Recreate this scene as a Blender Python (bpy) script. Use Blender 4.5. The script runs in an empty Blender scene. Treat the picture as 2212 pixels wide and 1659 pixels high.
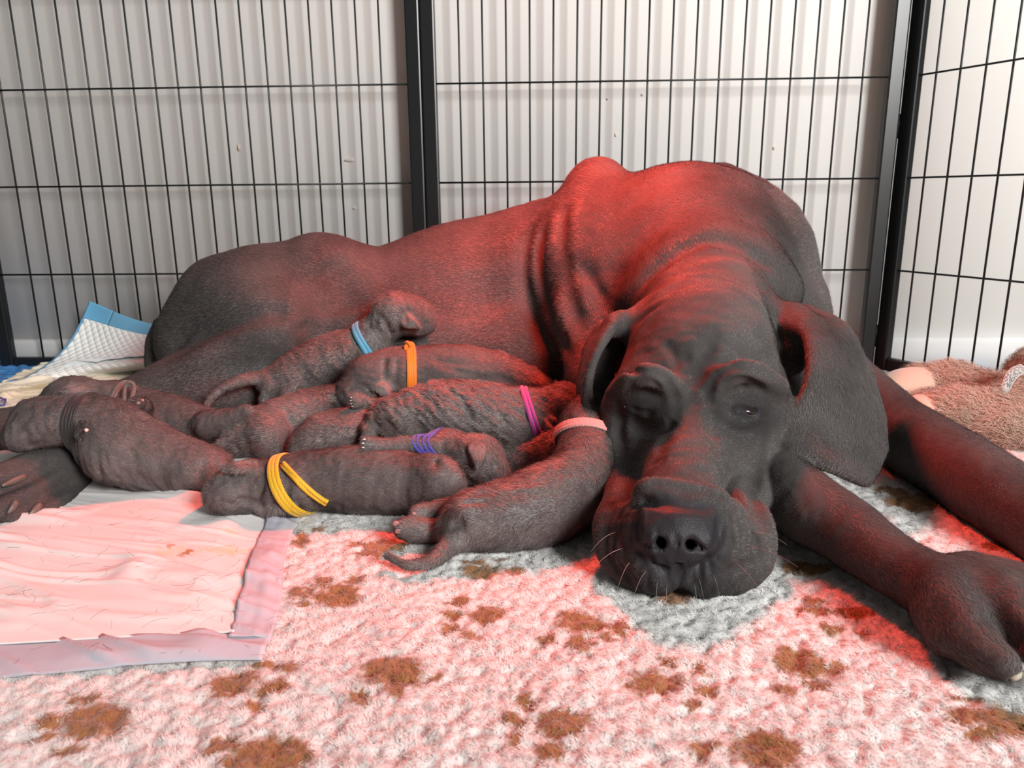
import bpy, bmesh, math, random
import numpy as np
from mathutils import Matrix, Vector

# ------------------------------------------------------------------ camera, light, exposure
FPX, CX, CY = 1640.0, 1106.0, 829.5          # focal length and centre in photo pixels
CAM_H = 0.31
PITCH, ROLL = math.radians(13.85), math.radians(-0.54)
scene = bpy.context.scene
COL = scene.collection
cam_data = bpy.data.cameras.new('camera')
cam_data.sensor_width = 36.0
cam_data.lens = FPX / 2212.0 * 36.0
cam_data.clip_start = 0.02
cam_data.dof.use_dof = True
cam_data.dof.focus_distance = 0.74
cam_data.dof.aperture_fstop = 13.0
cam = bpy.data.objects.new('camera', cam_data)
COL.objects.link(cam)
RCAM = Matrix.Rotation(math.pi / 2 - PITCH, 3, 'X') @ Matrix.Rotation(ROLL, 3, 'Z')
cam.matrix_world = Matrix.Translation((0, 0, CAM_H)) @ RCAM.to_4x4()
scene.camera = cam
RN = np.array(RCAM)

scene.view_settings.view_transform = 'Standard'
scene.view_settings.look = 'None'
scene.view_settings.gamma = 1.0
scene.view_settings.use_curve_mapping = False
scene.view_settings.exposure = 0.0

world = bpy.data.worlds.new('room_light')
scene.world = world
world.use_nodes = True
wb = world.node_tree.nodes['Background']
wb.inputs['Color'].default_value = (1.0, 0.985, 0.96, 1)
wb.inputs['Strength'].default_value = 0.11

def add_area(name, loc, target, sx, sy, power, color):
    l = bpy.data.lights.new(name, 'AREA')
    l.shape = 'RECTANGLE'; l.size = sx; l.size_y = sy
    l.energy = power; l.color = color
    o = bpy.data.objects.new(name, l); COL.objects.link(o)
    o.location = loc
    o.rotation_euler = (Vector(target) - Vector(loc)).to_track_quat('-Z', 'Y').to_euler()
    return o
# daylight from the room's window, behind and to the right of the camera
add_area('window_daylight', (1.75, -1.55, 1.55), (0.0, 1.1, 0.2), 0.9, 1.2, 176.0, (1.0, 0.99, 0.97))
# the red infrared heat lamp that hangs above the mother's shoulders
hl = bpy.data.lights.new('heat_lamp_bulb', 'SPOT')
hl.energy = 49.0; hl.color = (1.0, 0.045, 0.02); hl.spot_size = math.radians(132); hl.spot_blend = 0.95
hl.shadow_soft_size = 0.045
hlo = bpy.data.objects.new('heat_lamp_bulb', hl); COL.objects.link(hlo)
hlo.location = (0.11, 1.00, 0.63)
hlo.rotation_euler = (Vector((0.08, 0.90, 0.0)) - Vector(hlo.location)).to_track_quat('-Z', 'Y').to_euler()

# ------------------------------------------------------------------ pixel helpers (distance comes from floor, wall or anatomy)
def ray(px, py):
    v = RN @ np.array([(px - CX) / FPX, -(py - CY) / FPX, -1.0])
    return v
def at(px, py, Y):
    v = ray(px, py); t = Y / v[1]
    return np.array([v[0] * t, Y, CAM_H + v[2] * t])
def onz(px, py, z=0.0):
    v = ray(px, py); t = (z - CAM_H) / v[2]
    return np.array([v[0] * t, v[1] * t, z])
def pxr(px, py, Y, r):
    return r * (Y / ray(px, py)[1]) / FPX      # pixel radius -> metres at that depth
def pp(*pts):
    """list of (px, py, Y, r_px) -> points, radii in metres"""
    P = np.array([at(p[0], p[1], p[2]) for p in pts]); R = np.array([pxr(*p) for p in pts])
    return P, R

# ------------------------------------------------------------------ value noise
_rs = np.random.RandomState(7)
_PERM = _rs.rand(64, 64, 64).astype(np.float32)
def vnoise(P, scale):
    q = np.asarray(P, np.float32) * scale + 1000.0
    i = np.floor(q).astype(np.int32); f = q - i; f = f * f * (3 - 2 * f)
    i &= 63; j = (i + 1) & 63
    r = 0
    for dx in (0, 1):
        ix = j[:, 0] if dx else i[:, 0]; wx = f[:, 0] if dx else 1 - f[:, 0]
        for dy in (0, 1):
            iy = j[:, 1] if dy else i[:, 1]; wy = f[:, 1] if dy else 1 - f[:, 1]
            for dz in (0, 1):
                iz = j[:, 2] if dz else i[:, 2]; wz = f[:, 2] if dz else 1 - f[:, 2]
                r = r + _PERM[ix, iy, iz] * (wx * wy * wz)
    return r - 0.5

# ------------------------------------------------------------------ signed distance modelling
def catmull(P, R, n=4):
    P = np.asarray(P, float); R = np.asarray(R, float)
    if len(P) < 3: return P, R
    Q = np.column_stack([P, R]); out = []
    E = np.vstack([2 * Q[0] - Q[1], Q, 2 * Q[-1] - Q[-2]])
    for k in range(1, len(E) - 2):
        a, b, c, d = E[k - 1], E[k], E[k + 1], E[k + 2]
        for t in np.linspace(0, 1, n, endpoint=False):
            out.append(0.5 * (2 * b + (c - a) * t + (2 * a - 5 * b + 4 * c - d) * t * t + (3 * b - a - 3 * c + d) * t ** 3))
    out.append(Q[-1]); out = np.array(out)
    return out[:, :3], np.maximum(out[:, 3], 1e-4)

def chain_fn(P, R):
    A = P[:-1].astype(np.float32); BA = (P[1:] - P[:-1]).astype(np.float32); RA = R[:-1].astype(np.float32); DR = (R[1:] - R[:-1]).astype(np.float32)
    L2 = np.maximum((BA * BA).sum(1), 1e-12)
    def fn(X):
        keep = range(len(A))
        if len(A) > 3 and len(X) > 60:                     # leave out segments too far from this block of points
            lo, hi = X.min(0), X.max(0); c = (lo + hi) / 2; rb = 1.3 * float(np.linalg.norm(hi - lo)) / 2
            pa = c - A; t = np.clip((pa * BA).sum(1) / L2, 0, 1)
            f = np.linalg.norm(pa - t[:, None] * BA, axis=1) - (RA + DR * t)
            keep = np.nonzero(f - rb <= f.min() + rb)[0]
        x, y, z = np.ascontiguousarray(X.T); d = None
        for i in keep:
            bx, by, bz = BA[i]; px = x - A[i, 0]; py = y - A[i, 1]; pz = z - A[i, 2]
            t = (px * bx + py * by + pz * bz) * (1 / L2[i]); np.minimum(t, 1, out=t); np.maximum(t, 0, out=t)
            px -= t * bx; py -= t * by; pz -= t * bz
            v = np.sqrt(px * px + py * py + pz * pz); v -= RA[i]; v -= DR[i] * t
            d = v if d is None else np.minimum(d, v)
        return d
    return fn

def taper_fn(P, w):
    """strength of a crease: 1 on the line, fading across its width and towards both ends"""
    P = P.astype(np.float32); n = len(P) - 1
    def fn(X):
        best = np.full(len(X), 9.0, np.float32); par = np.zeros(len(X), np.float32)
        for i in range(n):
            a, b = P[i], P[i + 1]; ba = b - a; pa = X - a
            t = np.clip(pa @ ba / max(float(ba @ ba), 1e-12), 0, 1); q = pa - t[:, None] * ba
            v = np.einsum('ij,ij->i', q, q); m = v < best
            best[m] = v[m]; par[m] = (i + t[m]) / n
        e = np.clip(np.minimum(par, 1 - par) * 4.5, 0, 1); e = 0.12 + 0.88 * e * e * (3 - 2 * e)
        return e * np.exp(-best / (w * w))
    return fn

def ell_fn(c, M, r):
    c = c.astype(np.float32); M = M.astype(np.float32); r = np.asarray(r, np.float32)
    def fn(X):
        q = (X - c) @ M.T
        k0 = np.sqrt(((q / r) ** 2).sum(1)); k1 = np.sqrt(((q / (r * r)) ** 2).sum(1))
        return k0 * (k0 - 1) / np.maximum(k1, 1e-6)
    return fn

def tri_fn(V, T, th):
    V = np.asarray(V, np.float32)
    def seg(X, a, b):
        ba = b - a; pa = X - a
        t = np.clip(pa @ ba / max(float(ba @ ba), 1e-12), 0, 1)
        q = pa - t[:, None] * ba
        return np.einsum('ij,ij->i', q, q)
    def fn(X):
        d = None
        for (i, j, k) in T:
            a, b, c = V[i], V[j], V[k]
            n = np.cross(b - a, c - a); nn = float(n @ n)
            s = [np.sign((X - p) @ np.cross(q - p, n)) for p, q in ((a, b), (b, c), (c, a))]
            inside = (s[0] <= 0) & (s[1] <= 0) & (s[2] <= 0)
            inside |= (s[0] >= 0) & (s[1] >= 0) & (s[2] >= 0)
            e = np.minimum(np.minimum(seg(X, a, b), seg(X, b, c)), seg(X, c, a))
            pl = ((X - a) @ n) ** 2 / max(nn, 1e-12)
            v = np.where(inside, pl, e)
            d = v if d is None else np.minimum(d, v)
        return np.sqrt(d) - th
    return fn

class Sdf:
    def __init__(s):
        s.ops = []; s.flow = []; s.masks = {}
    def _add(s, kind, fn, lo, hi, k, amp=0.0):
        s.ops.append((kind, fn, np.asarray(lo, float), np.asarray(hi, float), k, amp))
    def chain(s, pts, k=0.02, kind='u', world=False, n=4, flow=True):
        P, R = (np.array([p[:3] for p in pts], float), np.array([p[3] for p in pts], float)) if world else pp(*pts)
        P, R = catmull(P, R, n)
        m = R.max()
        s._add(kind, chain_fn(P, R), P.min(0) - m, P.max(0) + m, k)
        if flow and kind == 'u': s.flow.append((P, R))
        return P, R
    def ball(s, px, py, Y, r, k=0.02, kind='u', sx=1, sy=1, sz=1, rot=None, world=False):
        c, rm = (np.array([px, py, Y], float), r) if world else (at(px, py, Y), pxr(px, py, Y, r))
        M = np.eye(3) if rot is None else np.array(Matrix.Rotation(math.radians(rot[0]), 3, rot[1])).T
        rr = rm * np.array([sx, sy, sz]); m = rr.max()
        s._add(kind, ell_fn(c, M, rr), c - m, c + m, k)
        return c
    def tris(s, verts, T, th, k=0.01, kind='u', world=False):
        V = np.array(verts, float) if world else np.array([at(*v) for v in verts])
        s._add(kind, tri_fn(V, T, th), V.min(0) - th, V.max(0) + th, k)
        return V
    def line(s, pts, amp, w, world=False, n=5):
        """raise (amp<0) or carve (amp>0) along a line; w is a width in metres"""
        P = np.array(pts, float) if world else np.array([at(*p[:3]) for p in pts])
        P, _ = catmull(P, np.ones(len(P)), n)
        s._add('g', taper_fn(P, w), P.min(0), P.max(0), w, amp)
    def trace(s, pxy, off=0.0):
        """where the pixel rays meet the surface built so far"""
        Rv = np.array([ray(*p) for p in pxy]); Rv /= np.linalg.norm(Rv, axis=1)[:, None]
        o = np.array([0, 0, CAM_H]); t = np.full(len(Rv), 0.25); ok = np.zeros(len(Rv), bool)
        for _ in range(90):
            k = np.nonzero(~ok & (t < 1.3))[0]
            if not len(k): break
            d = s.eval(o + Rv[k] * t[k][:, None]); ok[k] = d < 0.0008
            t[k] = np.where(ok[k], t[k], t[k] + np.clip(d * 0.85, 0.0008, 0.06))
        t = np.minimum(t, 1.3)
        return o + Rv * (t + off)[:, None]
    def creases(s, items):
        """items: (pixel polyline, depth, width); the line is laid on the surface"""
        pts = [q for it in items for q in it[0]]; W = s.trace(pts); k = 0; new = []
        for it in items:
            n = len(it[0]); new.append((W[k:k + n], it[1], it[2])); k += n
        for P, a, w in new: s.line(P, a, w, world=True)
    def flap(s, A, B, ns, r, k, bulge=0.0, n=3):
        """a leaf-like flap (an ear): strips laid side by side from edge A to edge B (world points, equal counts)"""
        A = np.asarray(A, float); B = np.asarray(B, float)
        for q in np.linspace(0, 1, ns):
            P = A * (1 - q) + B * q; P[:, 1] -= bulge * math.sin(math.pi * q) * np.sin(np.linspace(0.15, 0.85, len(P)) * math.pi)
            s.chain([(*p, r) for p in P], k, world=True, n=n)
    def noise(s, amp, scale, streak=None, ratio=0.22):
        """surface unevenness; with streak (a direction) it is drawn out along that direction"""
        M = np.eye(3) * scale
        if streak is not None:
            u = np.asarray(streak, float); u /= np.linalg.norm(u); M = scale * (np.eye(3) - (1 - ratio) * np.outer(u, u))
        s._add('n', None, [-99] * 3, [99] * 3, M.astype(np.float32), amp)
    def local_noise(s, c, rad, amp, scale, streak=None, ratio=0.3):
        c = np.asarray(c, float); M = np.eye(3) * scale
        if streak is not None:
            u = np.asarray(streak, float); u /= np.linalg.norm(u); M = scale * (np.eye(3) - (1 - ratio) * np.outer(u, u))
        M = M.astype(np.float32); c32 = c.astype(np.float32)
        s._add('g', lambda X: vnoise(X @ M.T, 1.0) * np.exp(-((X - c32) ** 2).sum(1) / (rad * rad)), c - rad * 2, c + rad * 2, 0.001, amp)
    def apply(s, op, X, d):
        kind, fn, lo, hi, k, amp = op
        if kind == 'n':
            return d + amp * vnoise(X @ k.T, 1.0)
        v = fn(X)
        if kind == 'u':
            h = np.maximum(k - np.abs(d - v), 0) / k
            return np.minimum(d, v) - h * h * k * 0.25
        if kind == 's':                                   # smooth subtraction
            v = -v; h = np.maximum(k - np.abs(d - v), 0) / k
            return np.maximum(d, v) + h * h * k * 0.25
        if kind == 'g':
            return d + amp * v
    def margin(s, op):
        return {'u': op[4] + 0.022, 's': op[4] + 0.022, 'g': op[4] * 2.6, 'n': 0}[op[0]]
    def eval(s, X, ops=None):
        X = np.asarray(X, np.float32); d = np.full(len(X), 0.2, np.float32)
        if ops is None and len(X) > 20000:                 # work through the points block by block
            q = np.floor((X - X.min(0)) / 0.06).astype(np.int64); key = (q[:, 0] * 1000 + q[:, 1]) * 1000 + q[:, 2]
            o = np.argsort(key, kind='stable'); cut = np.nonzero(np.diff(key[o]))[0] + 1
            LO = np.array([op[2] - s.margin(op) for op in s.ops]); HI = np.array([op[3] + s.margin(op) for op in s.ops])
            for g in np.split(o, cut):
                Y = X[g]; lo, hi = Y.min(0), Y.max(0)
                d[g] = s.eval(Y, [s.ops[k] for k in np.nonzero(((LO < hi) & (HI > lo)).all(1))[0]])
            return d
        for op in (s.ops if ops is None else ops):
            m = s.margin(op); lo = (op[2] - m).astype(np.float32); hi = (op[3] + m).astype(np.float32)
            sel = np.nonzero(((X > lo) & (X < hi)).all(1))[0]
            if len(sel): d[sel] = s.apply(op, X[sel], d[sel])
        return d
    def bounds(s):
        u = [o for o in s.ops if o[0] == 'u']
        return np.min([o[2] for o in u], 0), np.max([o[3] for o in u], 0)
    def grid_mesh(s, h, zmin=-0.01):
        lo, hi = s.bounds(); lo = lo - 3 * h; hi = hi + 3 * h; lo[2] = max(lo[2], zmin)
        n = np.ceil((hi - lo) / h).astype(int) + 1
        ax = [(lo[i] + h * np.arange(n[i])).astype(np.float32) for i in range(3)]
        vol = np.full(n, 0.2, np.float32)
        for op in s.ops:
            if op[0] == 'n': continue
            m = s.margin(op)
            a = np.clip(np.floor((op[2] - m - lo) / h).astype(int), 0, n); b = np.clip(np.ceil((op[3] + m - lo) / h).astype(int) + 1, 0, n)
            if (b <= a).any(): continue
            sl = tuple(slice(a[i], b[i]) for i in range(3)); shp = vol[sl].shape
            G = np.stack(np.meshgrid(*[ax[i][sl[i]] for i in range(3)], indexing='ij'), -1).reshape(-1, 3)
            d = vol[sl].reshape(-1)
            for c0 in range(0, len(G), 400000):
                d[c0:c0 + 400000] = s.apply(op, G[c0:c0 + 400000], d[c0:c0 + 400000])
            vol[sl] = d.reshape(shp)
        vol[:, :, 0] = np.maximum(vol[:, :, 0], 0.3 * h)   # close at the bottom
        return surface_nets(vol, lo, h)
    def project(s, V, it=3, zfloor=None):
        V = np.asarray(V, np.float32).copy(); e = 0.0006
        K = np.array([[1, -1, -1], [-1, -1, 1], [-1, 1, -1], [1, 1, 1]], np.float32)
        for _ in range(it):
            d = np.zeros(len(V), np.float32); g = np.zeros_like(V)
            for kk in K:
                v = s.eval(V + e * kk); d += 0.25 * v; g += v[:, None] * kk
            g /= 4 * e
            gl = np.maximum(np.einsum('ij,ij->i', g, g), 0.15)
            step = np.clip(d / gl, -0.006, 0.006)
            V -= step[:, None] * g
            if zfloor is not None: V[:, 2] = np.maximum(V[:, 2], zfloor)
        return V
    def flow_at(s, X):
        """hair direction: from the first to the last point of the nearest chain"""
        X = np.asarray(X, np.float32)
        best = np.full(len(X), 9.0, np.float32); F = np.zeros((len(X), 3), np.float32)
        for P, R in s.flow:
            m = R.max() + 0.05
            sel = np.nonzero(((X > P.min(0) - m) & (X < P.max(0) + m)).all(1))[0]
            if not len(sel): continue
            Y = X[sel]
            for a, b, ra, rb in zip(P[:-1], P[1:], R[:-1], R[1:]):
                ba = (b - a).astype(np.float32); L = max(float(ba @ ba), 1e-12)
                pa = Y - a.astype(np.float32); t = np.clip(pa @ ba / L, 0, 1)
                q = pa - t[:, None] * ba
                v = np.sqrt((q * q).sum(1)) - (ra + (rb - ra) * t)
                bet = v < best[sel]
                ii = sel[bet]; best[ii] = v[bet]; F[ii] = ba / math.sqrt(L)
        return F

def surface_nets(vol, lo, h):
    neg = vol < 0
    n = np.array(vol.shape)
    cnt = np.zeros(n - 1, np.int8)
    for dx in (0, 1):
        for dy in (0, 1):
            for dz in (0, 1):
                cnt += neg[dx:n[0] - 1 + dx, dy:n[1] - 1 + dy, dz:n[2] - 1 + dz]
    act = (cnt > 0) & (cnt < 8)
    C = np.argwhere(act)
    idx = np.full(act.shape, -1, np.int32); idx[act] = np.arange(len(C))
    S = np.zeros((len(C), 3)); W = np.zeros(len(C))
    cor = [(x, y, z) for x in (0, 1) for y in (0, 1) for z in (0, 1)]
    val = {c: vol[C[:, 0] + c[0], C[:, 1] + c[1], C[:, 2] + c[2]] for c in cor}
    for a in cor:
        for ax in range(3):
            if a[ax]: continue
            b = list(a); b[ax] = 1; b = tuple(b)
            va, vb = val[a], val[b]; cr = (va < 0) != (vb < 0)
            t = np.where(cr, va / np.where(cr, va - vb, 1), 0)
            p = np.array(a, float)[None, :].repeat(len(C), 0); p[:, ax] += t
            S += p * cr[:, None]; W += cr
    V = lo + h * (C + S / W[:, None])
    F = []
    for ax in range(3):
        b, c = (ax + 1) % 3, (ax + 2) % 3
        s0 = [slice(None)] * 3; s1 = [slice(None)] * 3; s0[ax] = slice(0, -1); s1[ax] = slice(1, None)
        A = neg[tuple(s0)]; B = neg[tuple(s1)]
        E = np.argwhere(A != B); inside = A[tuple(E.T)]
        ok = (E[:, b] > 0) & (E[:, c] > 0) & (E[:, b] < n[b] - 1) & (E[:, c] < n[c] - 1)
        E = E[ok]; inside = inside[ok]
        q = []
        for (db, dc) in ((-1, -1), (0, -1), (0, 0), (-1, 0)):
            e = E.copy(); e[:, b] += db; e[:, c] += dc
            q.append(idx[e[:, 0], e[:, 1], e[:, 2]])
        Q = np.stack(q, 1); Q[~inside] = Q[~inside][:, ::-1]
        F.append(Q)
    return V, np.vstack(F)

def split_quads(V, F, region=None, times=1):
    """halve the quads whose vertices pass region(V); the rim is closed with triangles by bmesh"""
    for _ in range(times):
        me = mesh_from(V, F, 'tmp'); bm = bmesh.new(); bm.from_mesh(me); bpy.data.meshes.remove(me)
        if region is None: ed = bm.edges[:]
        else:
            vm = region(np.array([v.co[:] for v in bm.verts]))
            bm.verts.index_update()
            ed = [e for e in bm.edges if vm[e.verts[0].index] and vm[e.verts[1].index]]
        bmesh.ops.subdivide_edges(bm, edges=ed, cuts=1, use_grid_fill=True)
        big = [f for f in bm.faces if len(f.verts) > 4]
        if big: bmesh.ops.triangulate(bm, faces=big)
        bm.verts.index_update()
        V = np.array([v.co[:] for v in bm.verts])
        F = [[v.index for v in f.verts] for f in bm.faces]
        bm.free()
    return V, F

# ------------------------------------------------------------------ mesh and object helpers
def mesh_from(V, F, name):
    me = bpy.data.meshes.new(name)
    V = np.asarray(V, np.float32)
    if isinstance(F, np.ndarray):
        k = F.shape[1]; nf = len(F); loops = F.astype(np.int32).ravel(); starts = np.arange(nf, dtype=np.int32) * k
    else:
        nf = len(F); loops = np.array([i for f in F for i in f], np.int32)
        ln = np.array([len(f) for f in F]); starts = np.concatenate([[0], np.cumsum(ln)[:-1]]).astype(np.int32)
    me.vertices.add(len(V)); me.vertices.foreach_set('co', V.ravel())
    me.loops.add(len(loops)); me.loops.foreach_set('vertex_index', loops)
    me.polygons.add(nf); me.polygons.foreach_set('loop_start', starts)
    me.update(calc_edges=True)
    return me

def obj(name, me, mat=None, parent=None, smooth=True):
    o = bpy.data.objects.new(name, me); COL.objects.link(o)
    if mat is not None and len(me.materials) == 0: me.materials.append(mat)
    if smooth and len(me.polygons):
        me.polygons.foreach_set('use_smooth', np.ones(len(me.polygons), bool)); me.update()
    if parent is not None: o.parent = parent
    return o

def tag(o, label=None, cat=None, group=None, kind=None):
    if label: o['label'] = label
    if cat: o['category'] = cat
    if group: o['group'] = group
    if kind: o['kind'] = kind
    return o

def empty(name, loc=(0, 0, 0)):
    o = bpy.data.objects.new(name, None); COL.objects.link(o); o.location = loc; o.empty_display_size = 0.02
    return o

def attr(me, name, data, typ='FLOAT', dom='POINT'):
    a = me.attributes.new(name, typ, dom)
    a.data.foreach_set({'FLOAT': 'value', 'FLOAT_VECTOR': 'vector', 'FLOAT_COLOR': 'color'}[typ], np.asarray(data, np.float32).ravel())

def tube(P, R, seg=8, cap=True, closed=False, flat=None, up=None):
    """swept tube along P with radii R; flat=(w,h) squashes the section, up fixes its orientation"""
    P = np.asarray(P, float); n = len(P); R = np.broadcast_to(np.asarray(R, float), (n,))
    T = np.roll(P, -1, 0) - np.roll(P, 1, 0) if closed else np.gradient(P, axis=0)
    T /= np.linalg.norm(T, axis=1)[:, None] + 1e-12
    if up is None:
        u = np.cross(T[0], [0.31, 0.22, 0.93]); u /= np.linalg.norm(u); U = [u]
        for i in range(1, n):
            u = U[-1] - T[i] * (U[-1] @ T[i]); U.append(u / (np.linalg.norm(u) + 1e-12))
        U = np.array(U)
    else:
        U = np.asarray(up, float); U = U - T * (U * T).sum(1)[:, None]; U /= np.linalg.norm(U, axis=1)[:, None] + 1e-12
    B = np.cross(T, U)
    a = np.linspace(0, 2 * np.pi, seg, endpoint=False); w, h = flat or (1, 1)
    V = (P[:, None] + R[:, None, None] * (h * np.cos(a)[None, :, None] * U[:, None] + w * np.sin(a)[None, :, None] * B[:, None])).reshape(-1, 3)
    F = []
    for i in range(n if closed else n - 1):
        j = (i + 1) % n
        for k in range(seg):
            l = (k + 1) % seg
            F.append([i * seg + k, i * seg + l, j * seg + l, j * seg + k])
    if cap and not closed:
        F.append(list(range(seg))[::-1]); F.append([(n - 1) * seg + k for k in range(seg)])
    return V, F

def box_vf(lo, hi):
    x0, y0, z0 = lo; x1, y1, z1 = hi
    V = [(x0, y0, z0), (x1, y0, z0), (x1, y1, z0), (x0, y1, z0), (x0, y0, z1), (x1, y0, z1), (x1, y1, z1), (x0, y1, z1)]
    return np.array(V), [[0, 3, 2, 1], [4, 5, 6, 7], [0, 1, 5, 4], [1, 2, 6, 5], [2, 3, 7, 6], [3, 0, 4, 7]]

def join_vf(parts):
    V, F, o = [], [], 0
    for v, f in parts:
        V.append(v); F += [[i + o for i in q] for q in f]; o += len(v)
    return np.vstack(V), F

def normals_of(V, F):
    T = tri_of(F); n = np.cross(V[T[:, 1]] - V[T[:, 0]], V[T[:, 2]] - V[T[:, 0]])
    N_ = np.zeros_like(V)
    for k in range(3):
        for a in range(3): N_[:, a] += np.bincount(T[:, k], n[:, a], len(V))
    return N_ / (np.linalg.norm(N_, axis=1)[:, None] + 1e-12)
def tri_of(F):
    if isinstance(F, np.ndarray):
        if F.shape[1] == 3: return F
        return np.vstack([F[:, [0, 1, 2]], F[:, [0, 2, 3]]])
    Q = np.array([f for f in F if len(f) == 4]).reshape(-1, 4); T = np.array([f for f in F if len(f) == 3]).reshape(-1, 3)
    return np.vstack([Q[:, [0, 1, 2]], Q[:, [0, 2, 3]], T]).astype(np.int64)

def strands(name, parent, V, F, flow, count, length, width, lift, m, seed, bare=None, jitter=0.25, bias=1.0, extra=None, view=-0.25, curl=0.0, lens=None, clumpy=0.9):
    """short hairs as thin blades lying along the coat, joined into one part"""
    rs = np.random.RandomState(seed); T = tri_of(F); Nn = normals_of(V, F)
    A = V[T[:, 0]]; n = np.cross(V[T[:, 1]] - A, V[T[:, 2]] - A); area = np.linalg.norm(n, axis=1)
    c = V[T].mean(1); tocam = np.array([0, 0, CAM_H]) - c; dist = np.linalg.norm(tocam, axis=1)
    face = (n * tocam).sum(1) / (area * dist + 1e-12)
    w = area * (face > view) / dist ** bias
    if bare is not None: w = w * (1 - bare[T].mean(1))
    k = rs.choice(len(T), count, p=w / w.sum())
    b = rs.rand(count, 2); fl = b.sum(1) > 1; b[fl] = 1 - b[fl]; b = np.column_stack([1 - b.sum(1), b])
    t = T[k]; P = (V[t] * b[:, :, None]).sum(1); NN = (Nn[t] * b[:, :, None]).sum(1)
    D = (flow[t] * b[:, :, None]).sum(1)
    cl = np.column_stack([vnoise(P, 70), vnoise(P + 3, 70), vnoise(P + 7, 70)]) * clumpy
    D = D + cl + jitter * rs.randn(count, 3)
    D -= NN * (D * NN).sum(1)[:, None]; D /= np.linalg.norm(D, axis=1)[:, None] + 1e-9
    lf = lift * (0.6 + 0.8 * rs.rand(count))[:, None]
    S = np.cross(NN, D); S /= np.linalg.norm(S, axis=1)[:, None] + 1e-9
    L = (length * (0.6 + 0.7 * rs.rand(count)))[:, None]; W = width * (0.7 + 0.6 * rs.rand(count))[:, None]
    P = P - NN * 0.0004
    if lens is not None: L = L * (lens[t] * b).sum(1)[:, None]
    if curl:
        M1 = P + L * 0.55 * (D * 0.35 + NN * lf) + S * L * curl * rs.randn(count, 1)
        tip = M1 + L * 0.5 * (D + NN * lf * 0.1 + S * curl * rs.randn(count, 1))
        VV = np.stack([P - S * W / 2, P + S * W / 2, M1 + S * W / 2, M1 - S * W / 2, tip], 1).reshape(-1, 3)
        i5 = np.arange(count)[:, None] * 5
        FF = np.vstack([i5 + [0, 1, 2], i5 + [0, 2, 3], i5 + [3, 2, 4]]); per = 5
    else:
        tip = P + L * (D + NN * lf) / np.sqrt(1 + lf * lf)
        VV = np.stack([P - S * W / 2, P + S * W / 2, tip], 1).reshape(-1, 3); FF = np.arange(count * 3).reshape(-1, 3); per = 3
    me = mesh_from(VV, FF, name)
    attr(me, 'rnd', np.repeat(rs.rand(count) * 0.9, per)); 
    if extra is not None: attr(me, extra[0], np.repeat(extra[1](P), per))
    o = obj(name, me, m, parent, smooth=False); o['kind'] = 'stuff'
    return o

# ------------------------------------------------------------------ materials
def mat(name, color=(0.5, 0.5, 0.5), rough=0.6, metal=0.0, spec=0.5, noise=None, bump=None, sheen=0.0, coat=0.0, transl=None):
    m = bpy.data.materials.new(name); m.use_nodes = True
    nt = m.node_tree; b = nt.nodes['Principled BSDF']
    b.inputs['Base Color'].default_value = (*color, 1); b.inputs['Roughness'].default_value = rough
    b.inputs['Metallic'].default_value = metal; b.inputs['Specular IOR Level'].default_value = spec
    b.inputs['Sheen Weight'].default_value = sheen; b.inputs['Coat Weight'].default_value = coat
    tc = nt.nodes.new('ShaderNodeTexCoord')
    if noise:
        sc, c2, amt = noise
        t = nt.nodes.new('ShaderNodeTexNoise'); t.inputs['Scale'].default_value = sc; t.inputs['Detail'].default_value = 5
        nt.links.new(tc.outputs['Object'], t.inputs['Vector'])
        r = nt.nodes.new('ShaderNodeMapRange'); r.inputs['From Min'].default_value = 0.35; r.inputs['From Max'].default_value = 0.7
        r.inputs['To Max'].default_value = amt
        nt.links.new(t.outputs['Fac'], r.inputs['Value'])
        mx = nt.nodes.new('ShaderNodeMix'); mx.data_type = 'RGBA'
        mx.inputs['A'].default_value = (*color, 1); mx.inputs['B'].default_value = (*c2, 1)
        nt.links.new(r.outputs['Result'], mx.inputs['Factor']); nt.links.new(mx.outputs['Result'], b.inputs['Base Color'])
    if bump:
        sc, st, dist = bump
        t = nt.nodes.new('ShaderNodeTexNoise'); t.inputs['Scale'].default_value = sc; t.inputs['Detail'].default_value = 4
        nt.links.new(tc.outputs['Object'], t.inputs['Vector'])
        bp = nt.nodes.new('ShaderNodeBump'); bp.inputs['Strength'].default_value = st; bp.inputs['Distance'].default_value = dist
        nt.links.new(t.outputs['Fac'], bp.inputs['Height']); nt.links.new(bp.outputs['Normal'], b.inputs['Normal'])
    return m

def N(m, t): return m.node_tree.nodes.new(t)
def Lk(m, a, b): m.node_tree.links.new(a, b)
# ------------------------------------------------------------------ the setting: floor, wall, baseboard
def fenceY(x): return 1.375 - 0.0375 * x
def wallY(x): return 1.412 - 0.0375 * x

M_WALL = mat('white_wall_paint', (0.86, 0.85, 0.825), 0.7, spec=0.25, noise=(3.0, (0.83, 0.82, 0.795), 0.5), bump=(220, 0.12, 0.0006))
M_BASE = mat('white_baseboard_gloss', (0.66, 0.66, 0.655), 0.45, spec=0.3)
M_FLOOR = mat('oak_laminate', (0.42, 0.30, 0.18), 0.45, noise=(9, (0.32, 0.21, 0.12), 0.8))

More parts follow.
